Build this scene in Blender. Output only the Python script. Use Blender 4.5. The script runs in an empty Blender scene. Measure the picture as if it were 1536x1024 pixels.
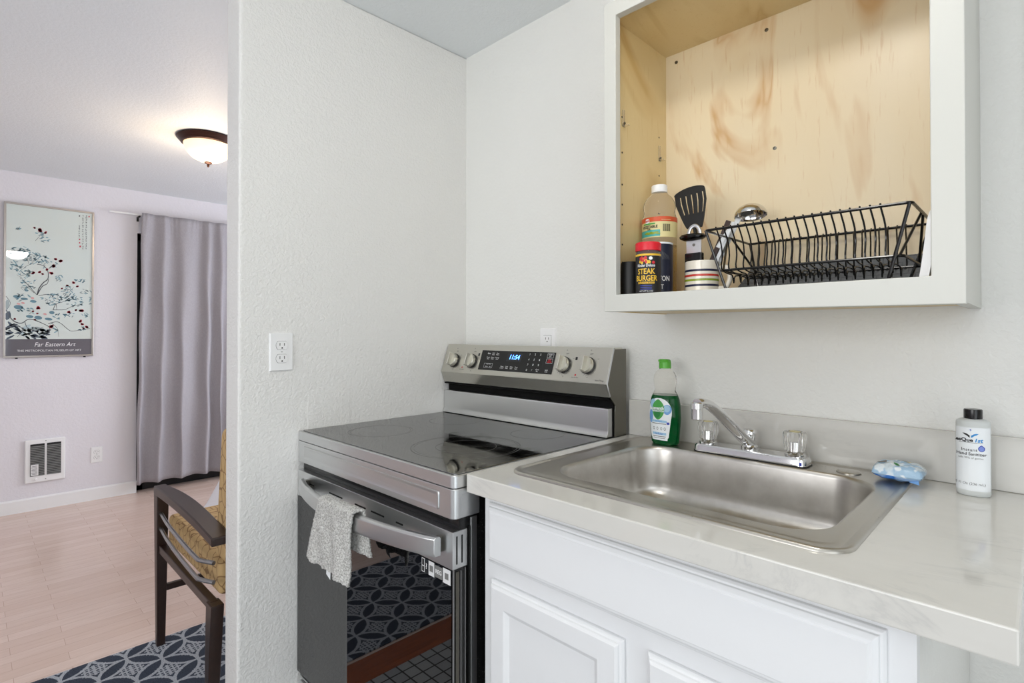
import bpy, bmesh, math, random
from mathutils import Vector, Matrix
C = bpy.context.scene.collection
SC = bpy.context.scene
PI = math.pi
sin, cos = math.sin, math.cos

# ------------------------------------------------------------------ camera, world, light, exposure
cd = bpy.data.cameras.new('camera'); cam = bpy.data.objects.new('camera', cd); C.objects.link(cam)
cam.location = (1.6133, -1.3769, 1.2086)
cam.rotation_euler = (math.radians(90.4485), 0, math.radians(44.6449))
cd.sensor_width = 36; cd.lens = 805.12 / 1536 * 36
cd.shift_y = (493.514 - 512) / 1536
cd.clip_start = 0.02
SC.camera = cam
SC.view_settings.view_transform = 'Standard'; SC.view_settings.look = 'None'
SC.view_settings.gamma = 1.0; SC.view_settings.exposure = 0.0
SC.view_settings.use_curve_mapping = False
w = bpy.data.worlds.new('world'); SC.world = w; w.use_nodes = True
w.node_tree.nodes['Background'].inputs[0].default_value = (0.86, 0.93, 1.0, 1)
w.node_tree.nodes['Background'].inputs[1].default_value = 1.0

def area(name, loc, target, sx, sy, power, col, shape='RECTANGLE'):
    l = bpy.data.lights.new(name, 'AREA'); l.shape = shape; l.size = sx; l.size_y = sy
    l.energy = power; l.color = col
    o = bpy.data.objects.new(name, l); C.objects.link(o); o.location = loc
    o.rotation_euler = (Vector(target) - Vector(loc)).to_track_quat('-Z', 'Y').to_euler()
    return o
# daylight by the window behind the camera; side and living lights are added fill
area('kitchen_window_light', (1.15, -3.55, 1.40), (1.0, 0, 1.0), 1.9, 1.3, 31, (1.0, 0.99, 0.985))
area('side_fill_light', (2.62, -1.75, 1.10), (0, -1.2, 0.9), 1.6, 1.9, 12.5, (1.0, 0.985, 0.985))  # added side fill to brighten the partition, no such source known
# added bounce fill: unseen area light aimed at the ceiling behind the camera
area('ceiling_bounce_fill', (1.5, -2.0, 1.55), (1.4, -1.7, 3.0), 0.9, 0.9, 5.0, (1.0, 0.99, 0.96))
area('living_fill_light', (-1.7, 1.84, 1.20), (-2.1, -1.6, 0.2), 2.2, 1.4, 54, (0.92, 0.93, 1.0))  # added living room fill, placed to keep off the kitchen fronts
KL = (1.25, -0.95)     # the kitchen ceiling lamp
LL = (-1.70, -0.44)    # the living room ceiling lamp

# ------------------------------------------------------------------ materials
def lin(c):
    return tuple(((x/255)/12.92 if x/255 <= 0.04045 else ((x/255+0.055)/1.055)**2.4) for x in c)
class NT:
    def __init__(s, name, color=(200, 200, 200), rough=0.5, metal=0.0, **kw):
        s.m = bpy.data.materials.new(name); s.m.use_nodes = True
        s.t = s.m.node_tree; s.b = s.t.nodes['Principled BSDF']
        s.set('Base Color', (*lin(color), 1)); s.set('Roughness', rough); s.set('Metallic', metal)
        for k, v in kw.items(): s.set(k.replace('_', ' '), v)
        s._co = None
    def set(s, k, v):
        i = s.b.inputs[k]
        if isinstance(v, bpy.types.NodeSocket): s.t.links.new(v, i)
        else: i.default_value = v
    def n(s, typ, **kw):
        nd = s.t.nodes.new(typ)
        for k, v in kw.items():
            if k.startswith('_'): setattr(nd, k[1:], v)
            else:
                key = int(k[1:]) if k[0] == 'i' and k[1:].isdigit() else k.replace('_', ' ')
                if isinstance(v, bpy.types.NodeSocket): s.t.links.new(v, nd.inputs[key])
                else: nd.inputs[key].default_value = v
        return nd
    def co(s):
        if s._co is None: s._co = s.n('ShaderNodeTexCoord').outputs['Object']
        return s._co
    def map(s, scale=(1, 1, 1), rot=(0, 0, 0), loc=(0, 0, 0)):
        m = s.n('ShaderNodeMapping', Vector=s.co()); m.inputs['Scale'].default_value = scale
        m.inputs['Rotation'].default_value = rot; m.inputs['Location'].default_value = loc
        return m.outputs[0]
    def noise(s, scale, detail=3, rough=0.5, vec=None, dist=0.0):
        return s.n('ShaderNodeTexNoise', Vector=vec or s.co(), Scale=scale, Detail=detail, Roughness=rough, Distortion=dist).outputs['Fac']
    def ramp(s, fac, stops):
        r = s.n('ShaderNodeValToRGB', Fac=fac); e = r.color_ramp.elements
        while len(e) < len(stops): e.new(0.5)
        for q, (p, c) in zip(e, stops):
            q.position = p
            q.color = (*lin(c), 1) if isinstance(c, tuple) else (c, c, c, 1)
        return r.outputs[0]
    def mix(s, f, a, b, mode='MIX'):
        m = s.n('ShaderNodeMix', _data_type='RGBA', _blend_type=mode)
        for i, v in ((0, f), (6, a), (7, b)):
            if isinstance(v, bpy.types.NodeSocket): s.t.links.new(v, m.inputs[i])
            else: m.inputs[i].default_value = (*lin(v), 1) if isinstance(v, tuple) else v
        return m.outputs[2]
    def math(s, op, a, b=0.0, c=0.0):
        m = s.n('ShaderNodeMath', _operation=op)
        for i, v in enumerate((a, b, c)):
            if isinstance(v, bpy.types.NodeSocket): s.t.links.new(v, m.inputs[i])
            else: m.inputs[i].default_value = v
        return m.outputs[0]
    def bump(s, h, strength=0.3, dist=0.01):
        s.set('Normal', s.n('ShaderNodeBump', Strength=strength, Distance=dist, Height=h).outputs[0])
    def sep(s, vec):
        return s.n('ShaderNodeSeparateXYZ', Vector=vec).outputs

M = {}
def simple(k, color, rough=0.5, metal=0.0, **kw):
    q = NT(k, color, rough, metal, **kw); M[k] = q.m; return q

def wallmat(k, color, s1=70, st=0.5, dist=0.004, tint=None):
    q = NT(k, color, 0.55)
    a = q.noise(s1, 3, 0.55, dist=0.6); b = q.noise(s1*0.35, 2, 0.5)
    h = q.math('ADD', q.ramp(a, [(0.38, 0.0), (0.62, 1.0)]), q.math('MULTIPLY', b, 0.8))
    q.bump(h, st, dist)
    t = tuple(max(0, c-6) for c in color)
    q.set('Base Color', q.mix(q.noise(2.2, 3), color, t))
    M[k] = q.m
wallmat('wall_paint', (234, 233, 230), 105, 0.40, 0.0028)
wallmat('wall_paint_smooth', (234, 234, 230), 90, 0.26, 0.0024)
wallmat('wall_paint_living', (230, 227, 232), 60, 0.22, 0.003)
wallmat('ceiling_paint', (234, 238, 240), 75, 0.2, 0.003)
simple('white_trim', (238, 238, 238), 0.4)
q = simple('cabinet_paint', (232, 233, 234), 0.28, Coat_Weight=0.15)
q.bump(q.noise(220, 2), 0.04, 0.001)
q = simple('frame_paint', (206, 206, 199), 0.4)
q.bump(q.noise(160, 2, vec=q.map((1, 1, 0.15))), 0.05, 0.001)

def ply(k, c1, c2, c3, sc=1.0):
    q = NT(k, c1, 0.33)
    v = q.map((2.4, 1, 0.9)); n1 = q.noise(1.6*sc, 4, 0.5, vec=v, dist=1.3)
    fig = q.math('ABSOLUTE', q.math('SUBTRACT', q.math('FRACT', q.math('MULTIPLY', n1, 4.0)), 0.5))
    line = q.ramp(fig, [(0.0, 1.0), (0.06, 0.55), (0.2, 0.0)])
    line = q.math('MULTIPLY', line, q.ramp(q.noise(4.2, 2), [(0.36, 0.0), (0.56, 1.0)]))
    broad = q.mix(q.ramp(q.noise(1.8, 3, vec=q.map((2, 1, 0.6))), [(0.35, 0.0), (0.7, 1.0)]), c1, c2)
    fine = q.noise(26, 4, 0.6, vec=q.map((6, 6, 0.45)))
    col = q.mix(q.math('MULTIPLY', line, 0.85), broad, c3)
    col = q.mix(q.ramp(fine, [(0.60, 0.0), (0.72, 0.38)]), col, c3)
    q.set('Base Color', col)
    q.set('Roughness', q.math('ADD', 0.27, q.math('MULTIPLY', fine, 0.15)))
    q.bump(fine, 0.05, 0.001)
    M[k] = q.m
ply('plywood_back', (232, 216, 184), (226, 205, 165), (202, 158, 104))
ply('plywood_side', (224, 202, 152), (216, 190, 136), (198, 164, 104), 0.8)

def steel(k, color, rough, stretch=(1, 1, 30), st=0.05, var=0.12):
    q = NT(k, color, rough, 1.0)
    f = q.noise(40, 3, 0.6, vec=q.map(stretch))
    g = q.noise(7, 3, 0.6)
    q.set('Roughness', q.math('ADD', rough-var/2, q.math('MULTIPLY', q.math('ADD', f, g), var/2)))
    q.bump(f, st, 0.0006)
    M[k] = q.m
steel('steel_brushed', (212, 213, 213), 0.31, (1.2, 30, 40), 0.0)
steel('steel_console', (204, 202, 193), 0.36, (1.2, 30, 40), 0.04, 0.10)
steel('steel_sink', (190, 186, 178), 0.30, (6, 6, 6), 0.05, 0.18)
q = NT('steel_bowl', (164, 160, 154), 0.33, 1.0)
f = q.noise(55, 4, 0.7); q.set('Roughness', q.math('ADD', 0.24, q.math('MULTIPLY', f, 0.2)))
q.set('Base Color', q.mix(q.ramp(q.noise(9, 4, 0.7), [(0.3, 0.0), (0.75, 1.0)]), (210, 207, 202), (182, 178, 172)))
M['steel_bowl'] = q.m
simple('chrome', (222, 222, 222), 0.07, 1.0)
simple('steel_dark', (120, 117, 108), 0.3, 1.0)
simple('aluminium', (168, 168, 168), 0.3, 1.0)
q = NT('black_enamel', (12, 12, 12), 0.2)
q.set('Base Color', q.mix(q.ramp(q.noise(420, 1), [(0.70, 0.0), (0.74, 1.0)]), (12, 12, 12), (105, 105, 100)))
M['black_enamel'] = q.m
simple('black_plastic', (14, 14, 14), 0.5)
simple('black_gloss', (9, 9, 10), 0.18)
simple('vent_black', (3, 3, 3), 0.6, Specular_IOR_Level=0.15)
simple('steel_mirror', (190, 188, 180), 0.14, 1.0)
q = simple('oven_glass', (5, 5, 6), 0.015, IOR=1.8)
q = NT('cooktop_glass', (6, 6, 6), 0.05, 0.0, IOR=3.6)
f = q.noise(14, 5, 0.65, dist=0.8)
q.set('Roughness', q.math('ADD', 0.03, q.math('MULTIPLY', q.ramp(f, [(0.45, 0.0), (0.75, 1.0)]), 0.16)))
q.set('Base Color', q.mix(q.ramp(q.noise(520, 1), [(0.68, 0.0), (0.73, 1.0)]), (5, 5, 5), (70, 70, 66)))
M['cooktop_glass'] = q.m
simple('burner_line', (92, 92, 88), 0.35)
simple('white_print', (225, 225, 225), 0.5)
simple('grey_print', (120, 120, 118), 0.5)
simple('black_print', (28, 28, 30), 0.5)
simple('red_print', (200, 40, 50), 0.5)
simple('display_window', (30, 32, 36), 0.25)
simple('display_blue', (60, 130, 255), 0.5, Emission_Color=(0.09, 0.3, 1.0, 1), Emission_Strength=5.0)
simple('white_plastic', (240, 240, 240), 0.35)
simple('slot_dark', (70, 68, 64), 0.6)
simple('slot_black', (16, 16, 16), 0.6)

# counter top: white marble look laminate
q = NT('marble_laminate', (226, 225, 220), 0.085, IOR=1.5)
n1 = q.noise(3.0, 6, 0.62, vec=q.map((1.2, 2.6, 2.6), (0, 0, 0.5)), dist=1.4)
v = q.ramp(q.math('ABSOLUTE', q.math('SUBTRACT', n1, 0.5)), [(0.0, 1.0), (0.012, 0.45), (0.04, 0.0)])
v = q.math('MULTIPLY', v, q.ramp(q.noise(7, 2), [(0.5, 0.0), (0.66, 1.0)]))
base = q.mix(q.noise(6, 4, 0.6, vec=q.map((1, 3, 3))), (216, 214, 208), (205, 203, 197))
q.set('Base Color', q.mix(q.math('MULTIPLY', v, 0.28), base, (168, 168, 168)))
M['marble_laminate'] = q.m

# living room laminate: planks along y
q = NT('laminate_floor', (205, 170, 145), 0.22)
bk = q.n('ShaderNodeTexBrick', Vector=q.map((1, 1, 1), (0, 0, PI/2)), Scale=1.0, Mortar_Size=0.0009, Brick_Width=0.42, Row_Height=0.064)
bk.inputs['Color1'].default_value = (*lin((230, 208, 197)), 1); bk.inputs['Color2'].default_value = (*lin((220, 195, 182)), 1)
bk.inputs['Mortar'].default_value = (*lin((188, 158, 142)), 1); bk.offset = 0.37; bk.inputs['Bias'].default_value = 0.0
gr = q.noise(9, 4, 0.6, vec=q.map((9, 0.8, 1)))
q.set('Base Color', q.mix(q.ramp(gr, [(0.35, 0.0), (0.7, 0.55)]), bk.outputs[0], (212, 184, 168)))
M['laminate_floor'] = q.m
q = NT('kitchen_tile', (90, 95, 100), 0.45)
bk = q.n('ShaderNodeTexBrick', Vector=q.map(loc=(0.02, 0.025, 0)), Scale=1.0, Mortar_Size=0.003, Brick_Width=0.052, Row_Height=0.052)
bk.offset = 0.0; bk.inputs['Color1'].default_value = (*lin((178, 180, 180)), 1); bk.inputs['Color2'].default_value = (*lin((162, 165, 168)), 1)
bk.inputs['Mortar'].default_value = (*lin((45, 44, 42)), 1)
q.set('Base Color', bk.outputs[0]); M['kitchen_tile'] = q.m
q = NT('red_oak', (150, 80, 45), 0.25)
q.set('Base Color', q.mix(q.noise(12, 4, 0.6, vec=q.map((9, 0.7, 1))), (176, 96, 52), (110, 52, 30))); M['red_oak'] = q.m

# rug: interlocking circles
q = NT('rug_wool', (30, 40, 60), 0.95)
P = 0.132
v = q.sep(q.map((1/P, 1/P, 1), (0, 0, PI/4), (0.12, 0.42, 0)))
def cell(x): return q.math('ABSOLUTE', q.math('SUBTRACT', q.math('FRACT', x), 0.5))
wob = q.math('MULTIPLY', q.math('SUBTRACT', q.noise(160, 2), 0.5), 0.05)
A = q.math('ADD', cell(v[0]), wob); B = cell(v[1])
mx = q.math('MAXIMUM', A, B); mn = q.math('MINIMUM', A, B)
dd = q.math('SQRT', q.math('ADD', q.math('POWER', q.math('SUBTRACT', 1.0, mx), 2.0), q.math('POWER', mn, 2.0)))
ring = q.math('LESS_THAN', q.math('ABSOLUTE', q.math('SUBTRACT', dd, 0.715)), 0.045)
s_ = q.math('ADD', A, B); inner = q.math('LESS_THAN', s_, 0.40)
gx = q.math('LESS_THAN', q.math('FRACT', q.math('MULTIPLY', q.math('ADD', A, B), 7.5)), 0.42)
gy = q.math('LESS_THAN', q.math('FRACT', q.math('MULTIPLY', q.math('ABSOLUTE', q.math('SUBTRACT', A, B)), 7.5)), 0.36)
mot = q.math('MULTIPLY', inner, q.math('MAXIMUM', gx, gy))
mask = q.math('MAXIMUM', ring, mot)
weave = q.noise(330, 2, 0.6)
dark = q.mix(q.ramp(weave, [(0.35, 0.0), (0.65, 1.0)]), (30, 37, 50), (62, 72, 90))
light = q.mix(q.ramp(weave, [(0.35, 0.0), (0.65, 1.0)]), (140, 146, 156), (196, 200, 206))
q.set('Base Color', q.mix(mask, dark, light))
q.bump(q.math('ADD', weave, q.math('MULTIPLY', mask, 0.5)), 0.8, 0.004); M['rug_wool'] = q.m

# fabrics and wood
q = NT('curtain_linen', (150, 148, 152), 0.9)
wv = q.noise(240, 3, 0.6, vec=q.map((1, 1, 0.3)))
q.set('Base Color', q.mix(wv, (148, 144, 148), (178, 174, 179))); q.bump(q.noise(60, 4), 0.12, 0.003); M['curtain_linen'] = q.m
simple('sheet_white', (238, 239, 246), 0.85)
q = NT('chair_wood', (44, 28, 22), 0.36)
q.set('Base Color', q.mix(q.noise(14, 4, 0.6, vec=q.map((1, 6, 6))), (52, 32, 25), (24, 15, 12))); M['chair_wood'] = q.m
q = NT('chair_fabric', (186, 148, 90), 0.85)
vo = q.n('ShaderNodeTexVoronoi', Vector=q.map((1, 1, 1)), Scale=26.0, _feature='DISTANCE_TO_EDGE')
q.set('Base Color', q.mix(q.ramp(vo.outputs['Distance'], [(0.0, 1.0), (0.035, 1.0), (0.05, 0.0)]), (192, 160, 112), (140, 108, 70)))
q.bump(q.noise(300, 2), 0.2, 0.002); M['chair_fabric'] = q.m
q = NT('terry', (176, 174, 168), 1.0)
q.set('Base Color', q.mix(q.ramp(q.noise(260, 2, 0.6), [(0.36, 0.0), (0.6, 1.0)]), (172, 170, 165), (232, 231, 227)))
q.bump(q.noise(330, 2, 0.7), 0.9, 0.006); M['terry'] = q.m
simple('bronze', (62, 38, 32), 0.35, 0.6)
# frosted glass bowls: they give off the lamp's light
q = simple('lamp_glass', (255, 240, 214), 0.4, Emission_Color=(1.0, 0.70, 0.40, 1), Emission_Strength=1.0)
q = simple('kitchen_lamp_glass', (250, 248, 240), 0.4, Emission_Color=(1.0, 0.97, 0.91, 1), Emission_Strength=30.0)
simple('silver_frame', (176, 170, 165), 0.3, 0.9)
q = NT('print_paper', (205, 217, 216), 0.6, Coat_Weight=1.0, Coat_Roughness=0.01)
q.set('Base Color', q.mix(q.noise(4, 4), (206, 220, 220), (214, 218, 208))); M['print_paper'] = q.m
def ink(k, c): simple(k, c, 0.6, Coat_Weight=1.0, Coat_Roughness=0.01)
ink('ink_band', (92, 88, 96)); ink('ink_teal', (126, 164, 176)); ink('ink_teal_dark', (92, 132, 148)); ink('ink_red', (190, 52, 72))
ink('ink_rose', (214, 160, 158)); ink('ink_branch', (72, 76, 84)); ink('ink_grey', (150, 164, 166)); ink('ink_rock', (58, 72, 88)); ink('ink_pale', (176, 196, 202))
ink('ink_white', (232, 232, 234))
simple('acrylic', (250, 249, 246), 0.08, Transmission_Weight=0.9, IOR=1.45)
simple('clear_plastic', (253, 251, 246), 0.06, Transmission_Weight=0.92, IOR=1.12)
simple('oil_liquid', (214, 180, 60), 0.05, Transmission_Weight=0.8, IOR=1.3)
simple('green_liquid', (6, 92, 44), 0.06, Transmission_Weight=0.35, IOR=1.35)
simple('green_cap', (92, 178, 58), 0.35)
simple('label_white', (236, 240, 242), 0.35)
simple('leaf_green', (70, 160, 72), 0.4); simple('leaf_dark', (40, 124, 60), 0.4)
simple('pale_blue', (160, 200, 226), 0.4); simple('sky_blue', (110, 160, 216), 0.4)
simple('navy', (24, 30, 62), 0.35); simple('stripe_red', (196, 62, 52), 0.25); simple('stripe_green', (140, 160, 50), 0.25)
simple('red_cap', (216, 28, 44), 0.35); simple('yellow_print', (230, 186, 50), 0.4); simple('orange_print', (206, 82, 42), 0.4)
simple('teal_print', (70, 170, 165), 0.4); simple('salt_blue', (18, 24, 48), 0.4); simple('label_cream', (218, 206, 150), 0.4)
simple('umbrella_violet', (150, 140, 200), 0.4)
simple('stoneware', (232, 226, 212), 0.2, Coat_Weight=0.4)
simple('brown_handle', (52, 34, 30), 0.35)
simple('seasoning', (120, 84, 58), 0.8)
simple('frosted_plastic', (226, 230, 228), 0.3, Transmission_Weight=0.25, IOR=1.2)
simple('bright_blue', (30, 140, 210), 0.4); simple('royal_blue', (50, 66, 170), 0.35); simple('drop_blue', (120, 140, 214), 0.35)
q = NT('drain_mat', (62, 64, 66), 0.6)
bk = q.n('ShaderNodeTexBrick', Vector=q.map((1, 1, 1), (PI/2, 0, 0)), Scale=1.0, Mortar_Size=0.0012, Brick_Width=0.022, Row_Height=0.012)
bk.inputs['Color1'].default_value = (*lin((96, 98, 100)), 1); bk.inputs['Color2'].default_value = (*lin((80, 82, 84)), 1); bk.inputs['Mortar'].default_value = (*lin((34, 34, 35)), 1)
q.set('Base Color', q.mix(q.noise(200, 2), bk.outputs[0], (122, 124, 126))); M['drain_mat'] = q.m
q = NT('wipe_film', (190, 210, 224), 0.14, Coat_Weight=0.8)
nn = q.noise(34, 2, 0.5, dist=0.3); z = q.sep(q.co())
c1 = q.mix(q.ramp(nn, [(0.44, 0.0), (0.5, 1.0)]), (206, 220, 228), (158, 190, 216))
c1 = q.mix(q.ramp(q.noise(60, 1), [(0.6, 0.0), (0.66, 0.8)]), c1, (232, 238, 240))
c2 = q.mix(q.ramp(nn, [(0.45, 0.0), (0.55, 1.0)]), (46, 122, 214), (150, 186, 232))
fz = q.math('LESS_THAN', q.math('ADD', z[2], q.math('MULTIPLY', nn, 0.01)), 0.017)
q.set('Base Color', q.mix(fz, c1, c2)); q.bump(q.noise(120, 4, 0.6, dist=1.0), 0.5, 0.004); M['wipe_film'] = q.m
q = simple('window_glass', (230, 240, 245), 0.02, Transmission_Weight=1.0, IOR=1.1)
simple('dark_glass', (10, 12, 14), 0.06)

# ------------------------------------------------------------------ mesh helpers
class MB:
    def __init__(s): s.v = []; s.f = []; s.mi = []; s.mats = []
    def add(s, vs, fs, mat):
        if mat not in s.mats: s.mats.append(mat)
        k = s.mats.index(mat); b = len(s.v)
        s.v += [tuple(p) for p in vs]; s.f += [tuple(i+b for i in f) for f in fs]; s.mi += [k]*len(fs)
        return s
    def box(s, x0, x1, y0, y1, z0, z1, mat):
        v = [(x, y, z) for x in (x0, x1) for y in (y0, y1) for z in (z0, z1)]
        return s.add(v, [(0, 1, 3, 2), (4, 6, 7, 5), (0, 4, 5, 1), (2, 3, 7, 6), (0, 2, 6, 4), (1, 5, 7, 3)], mat)
    def loft(s, rings, mat, cap0=True, cap1=True, closed=True):
        n = len(rings[0]); v = [p for r in rings for p in r]; f = []
        for i in range(len(rings)-1):
            for j in range(n if closed else n-1):
                k = (j+1) % n; f.append((i*n+j, i*n+k, (i+1)*n+k, (i+1)*n+j))
        if cap0: f.append(tuple(range(n))[::-1])
        if cap1: f.append(tuple((len(rings)-1)*n+j for j in range(n)))
        return s.add(v, f, mat)
    def prism(s, pts, ax, a, b, mat):
        def P(p, t): return {'x': (t, p[0], p[1]), 'y': (p[0], t, p[1]), 'z': (p[0], p[1], t)}[ax]
        return s.loft([[P(p, a) for p in pts], [P(p, b) for p in pts]], mat)
    def lathe(s, prof, c, mat, n=32, mtx=None, cap=True, ell=1.0):
        rings = []
        for r, z in prof:
            ring = []
            for i in range(n):
                a = 2*PI*i/n; p = Vector((r*cos(a), r*sin(a)*ell, z))
                if mtx: p = mtx @ p
                ring.append(p+Vector(c))
            rings.append(ring)
        return s.loft(rings, mat, cap, cap)
    def tube(s, path, r, mat, n=8, closed=False, ell=1.0):
        path = [Vector(p) for p in path]; N = len(path); rings = []; up = None
        for i, p in enumerate(path):
            if closed: t = path[(i+1) % N]-path[i-1]
            else: t = path[min(i+1, N-1)]-path[max(i-1, 0)]
            t.normalize()
            if up is None:
                up = Vector((0, 0, 1)) if abs(t.z) < 0.9 else Vector((1, 0, 0))
            a = t.cross(up)
            if a.length < 1e-4: a = t.orthogonal()
            a.normalize(); b = a.cross(t).normalized(); up = b
            rr = r[i] if isinstance(r, (list, tuple)) else r
            rings.append([p+a*rr*cos(2*PI*j/n)+b*rr*ell*sin(2*PI*j/n) for j in range(n)])
        if closed: rings.append(rings[0])
        return s.loft(rings, mat, not closed, not closed)
    def grid(s, fn, nu, nv, mat):
        v = [fn(i/nu, j/nv) for i in range(nu+1) for j in range(nv+1)]
        f = [(i*(nv+1)+j, (i+1)*(nv+1)+j, (i+1)*(nv+1)+j+1, i*(nv+1)+j+1) for i in range(nu) for j in range(nv)]
        return s.add(v, f, mat)
    def text(s, body, size, fn, mat, align='CENTER', shear=0.0, bold=0.0, sx=1.0):
        cu = bpy.data.curves.new('t', 'FONT'); cu.body = body; cu.size = size; cu.align_x = align; cu.align_y = 'CENTER'
        cu.shear = shear; cu.offset = bold; cu.resolution_u = 3; cu.space_line = 0.9
        o = bpy.data.objects.new('t', cu); me = bpy.data.meshes.new_from_object(o)
        if len(me.polygons): s.add([fn(p.co.x*sx, p.co.y) for p in me.vertices], [tuple(p.vertices) for p in me.polygons], mat)
        bpy.data.objects.remove(o); bpy.data.curves.remove(cu); bpy.data.meshes.remove(me)
        return s
    def flat(s, pts, fn, mat):
        return s.add([fn(*p) for p in pts], [tuple(range(len(pts)))], mat)
    def build(s, name, parent=None, smooth=35, bevel=0.0, seg=2, label=None, local=False, fixn=True, subsurf=0, solid=0.0):
        me = bpy.data.meshes.new(name)
        off = Vector((0, 0, 0)); p = parent
        while p is not None and not local: off += p.location; p = p.parent
        me.from_pydata([tuple(Vector(q)-off) for q in s.v], [], s.f)
        for m in s.mats: me.materials.append(M[m])
        me.polygons.foreach_set('material_index', s.mi)
        if fixn:
            bm = bmesh.new(); bm.from_mesh(me); bmesh.ops.recalc_face_normals(bm, faces=bm.faces); bm.to_mesh(me); bm.free()
        if smooth:
            me.polygons.foreach_set('use_smooth', [True]*len(me.polygons)); me.set_sharp_from_angle(angle=math.radians(smooth))
        me.update()
        o = bpy.data.objects.new(name, me); C.objects.link(o)
        if parent: o.parent = parent
        if label: o['label'] = label
        if solid:
            m = o.modifiers.new('solid', 'SOLIDIFY'); m.thickness = solid; m.offset = 0
        if bevel:
            m = o.modifiers.new('bevel', 'BEVEL'); m.width = bevel; m.segments = seg; m.limit_method = 'ANGLE'; m.angle_limit = math.radians(40)
            m.harden_normals = False
        if smooth and smooth < 100 and len(s.f) < 1500:
            m = o.modifiers.new('weighted', 'WEIGHTED_NORMAL'); m.keep_sharp = True
        if subsurf:
            m = o.modifiers.new('sub', 'SUBSURF'); m.levels = m.render_levels = subsurf
        return o
def thing(name, label, cat, loc=(0, 0, 0), group=None):
    o = bpy.data.objects.new(name, None); C.objects.link(o); o.location = loc; o.empty_display_size = 0.05
    o['label'] = label; o['category'] = cat
    if group: o['group'] = group
    return o
def tag(o, label, cat, group=None):
    o['label'] = label; o['category'] = cat
    if group: o['group'] = group
    return o
def struct(o): o['kind'] = 'structure'; return o
def rrect(x0, x1, y0, y1, r, n=6):
    pts = []
    for cx, cy, a0 in ((x1-r, y1-r, 0), (x0+r, y1-r, 90), (x0+r, y0+r, 180), (x1-r, y0+r, 270)):
        for i in range(n+1):
            a = math.radians(a0+90*i/n); pts.append((cx+r*cos(a), cy+r*sin(a)))
    return pts
def bez(pts, n=8):
    "smooth path (Catmull-Rom) through points"
    P_ = [Vector(p) for p in pts]; P_ = [P_[0]*2-P_[1]]+P_+[P_[-1]*2-P_[-2]]; out = []
    for i in range(1, len(P_)-2):
        a, b, c, d = P_[i-1:i+3]
        for k in range(n):
            t = k/n; out.append(0.5*((2*b)+(c-a)*t+(2*a-5*b+4*c-d)*t*t+(3*b-a-3*c+d)*t**3))
    out.append(P_[-2]); return out

# ------------------------------------------------------------------ the setting
HC = 2.295; LX = -3.299; YB = 1.9; YF = -3.6; XR = 2.7
struct(MB().box(LX-0.1, -0.19, YF-0.1, YB+0.1, -0.1, 0, 'laminate_floor').box(-0.06, XR+0.1, YF-0.1, 0.1, -0.1, 0, 'kitchen_tile').build('floor', smooth=0))
struct(MB().prism([(-0.19, -0.1), (-0.06, -0.1), (-0.06, 0.002), (-0.075, 0.010), (-0.175, 0.010), (-0.19, 0.002)], 'y', YF, -0.845, 'red_oak').build('trim_1', smooth=0))
struct(MB().box(LX-0.1, XR+0.1, YF-0.1, YB+0.1, HC, HC+0.1, 'ceiling_paint').build('ceiling', smooth=0))
m = MB().box(-0.105, 0, -0.842, YB, 0, HC, 'wall_paint')
struct(m.build('wall_left', smooth=0, bevel=0.008, seg=3))
# faint square repair patch on the partition next to the range
struct(MB().box(-0.001, 0.0012, -0.64, -0.50, 0.86, 1.02, 'wall_paint').build('trim_2', smooth=0, bevel=0.0008))
struct(MB().box(0, XR, 0, 0.1, 0, HC, 'wall_paint_smooth').build('wall_back', smooth=0))
W1 = (-2.8, -0.6, 0.5, 1.9)  # opening added in the unseen wall for the living room fill
m = MB().box(LX-0.1, W1[0], YB, YB+0.1, 0, HC, 'wall_paint_living').box(W1[1], -0.105, YB, YB+0.1, 0, HC, 'wall_paint_living').box(W1[0], W1[1], YB, YB+0.1, 0, W1[2], 'wall_paint_living').box(W1[0], W1[1], YB, YB+0.1, W1[3], HC, 'wall_paint_living')
struct(m.build('wall_living', smooth=0))
m = MB()
for a in ((YF, -2.6, 0, HC), (-0.9, 0.1, 0, HC), (-2.6, -0.9, 0, 0.10), (-2.6, -0.9, 2.1, HC)): m.box(XR, XR+0.1, a[0], a[1], a[2], a[3], 'wall_paint_smooth')
struct(m.build('wall_right', smooth=0))
m = MB()
for y in (-2.6, -1.77, -0.94): m.box(XR+0.03, XR+0.07, y, y+0.04, 0.10, 2.1, 'white_trim')
m.box(XR+0.03, XR+0.07, -2.6, -0.9, 0.10, 0.14, 'white_trim').box(XR+0.03, XR+0.07, -2.6, -0.9, 2.06, 2.1, 'white_trim')
w3 = struct(m.build('window_3', smooth=0)); MB().box(XR+0.048, XR+0.052, -2.56, -0.94, 0.14, 2.06, 'window_glass').build('pane', w3, smooth=0)  # unseen glazing added along with the side fill light
m = MB()
D0, D1, DZ = -0.475, 1.45, 1.975     # glass door opening behind the curtain
m.box(LX-0.1, LX, YF, D0, 0, HC, 'wall_paint_living').box(LX-0.1, LX, D1, YB, 0, HC, 'wall_paint_living').box(LX-0.1, LX, D0, D1, DZ, HC, 'wall_paint_living')
struct(m.build('wall_far', smooth=0))
d = MB().box(LX-0.095, LX-0.055, D0, D0+0.05, 0, DZ, 'black_plastic').box(LX-0.095, LX-0.055, D1-0.05, D1, 0, DZ, 'black_plastic').box(LX-0.095, LX-0.055, D0, D1, DZ-0.05, DZ, 'black_plastic').box(LX-0.095, LX-0.055, D0, D1, 0.0, 0.07, 'black_plastic').box(LX-0.095, LX-0.055, 0.45, 0.52, 0, DZ, 'black_plastic').build('door_1', smooth=0)
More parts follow.
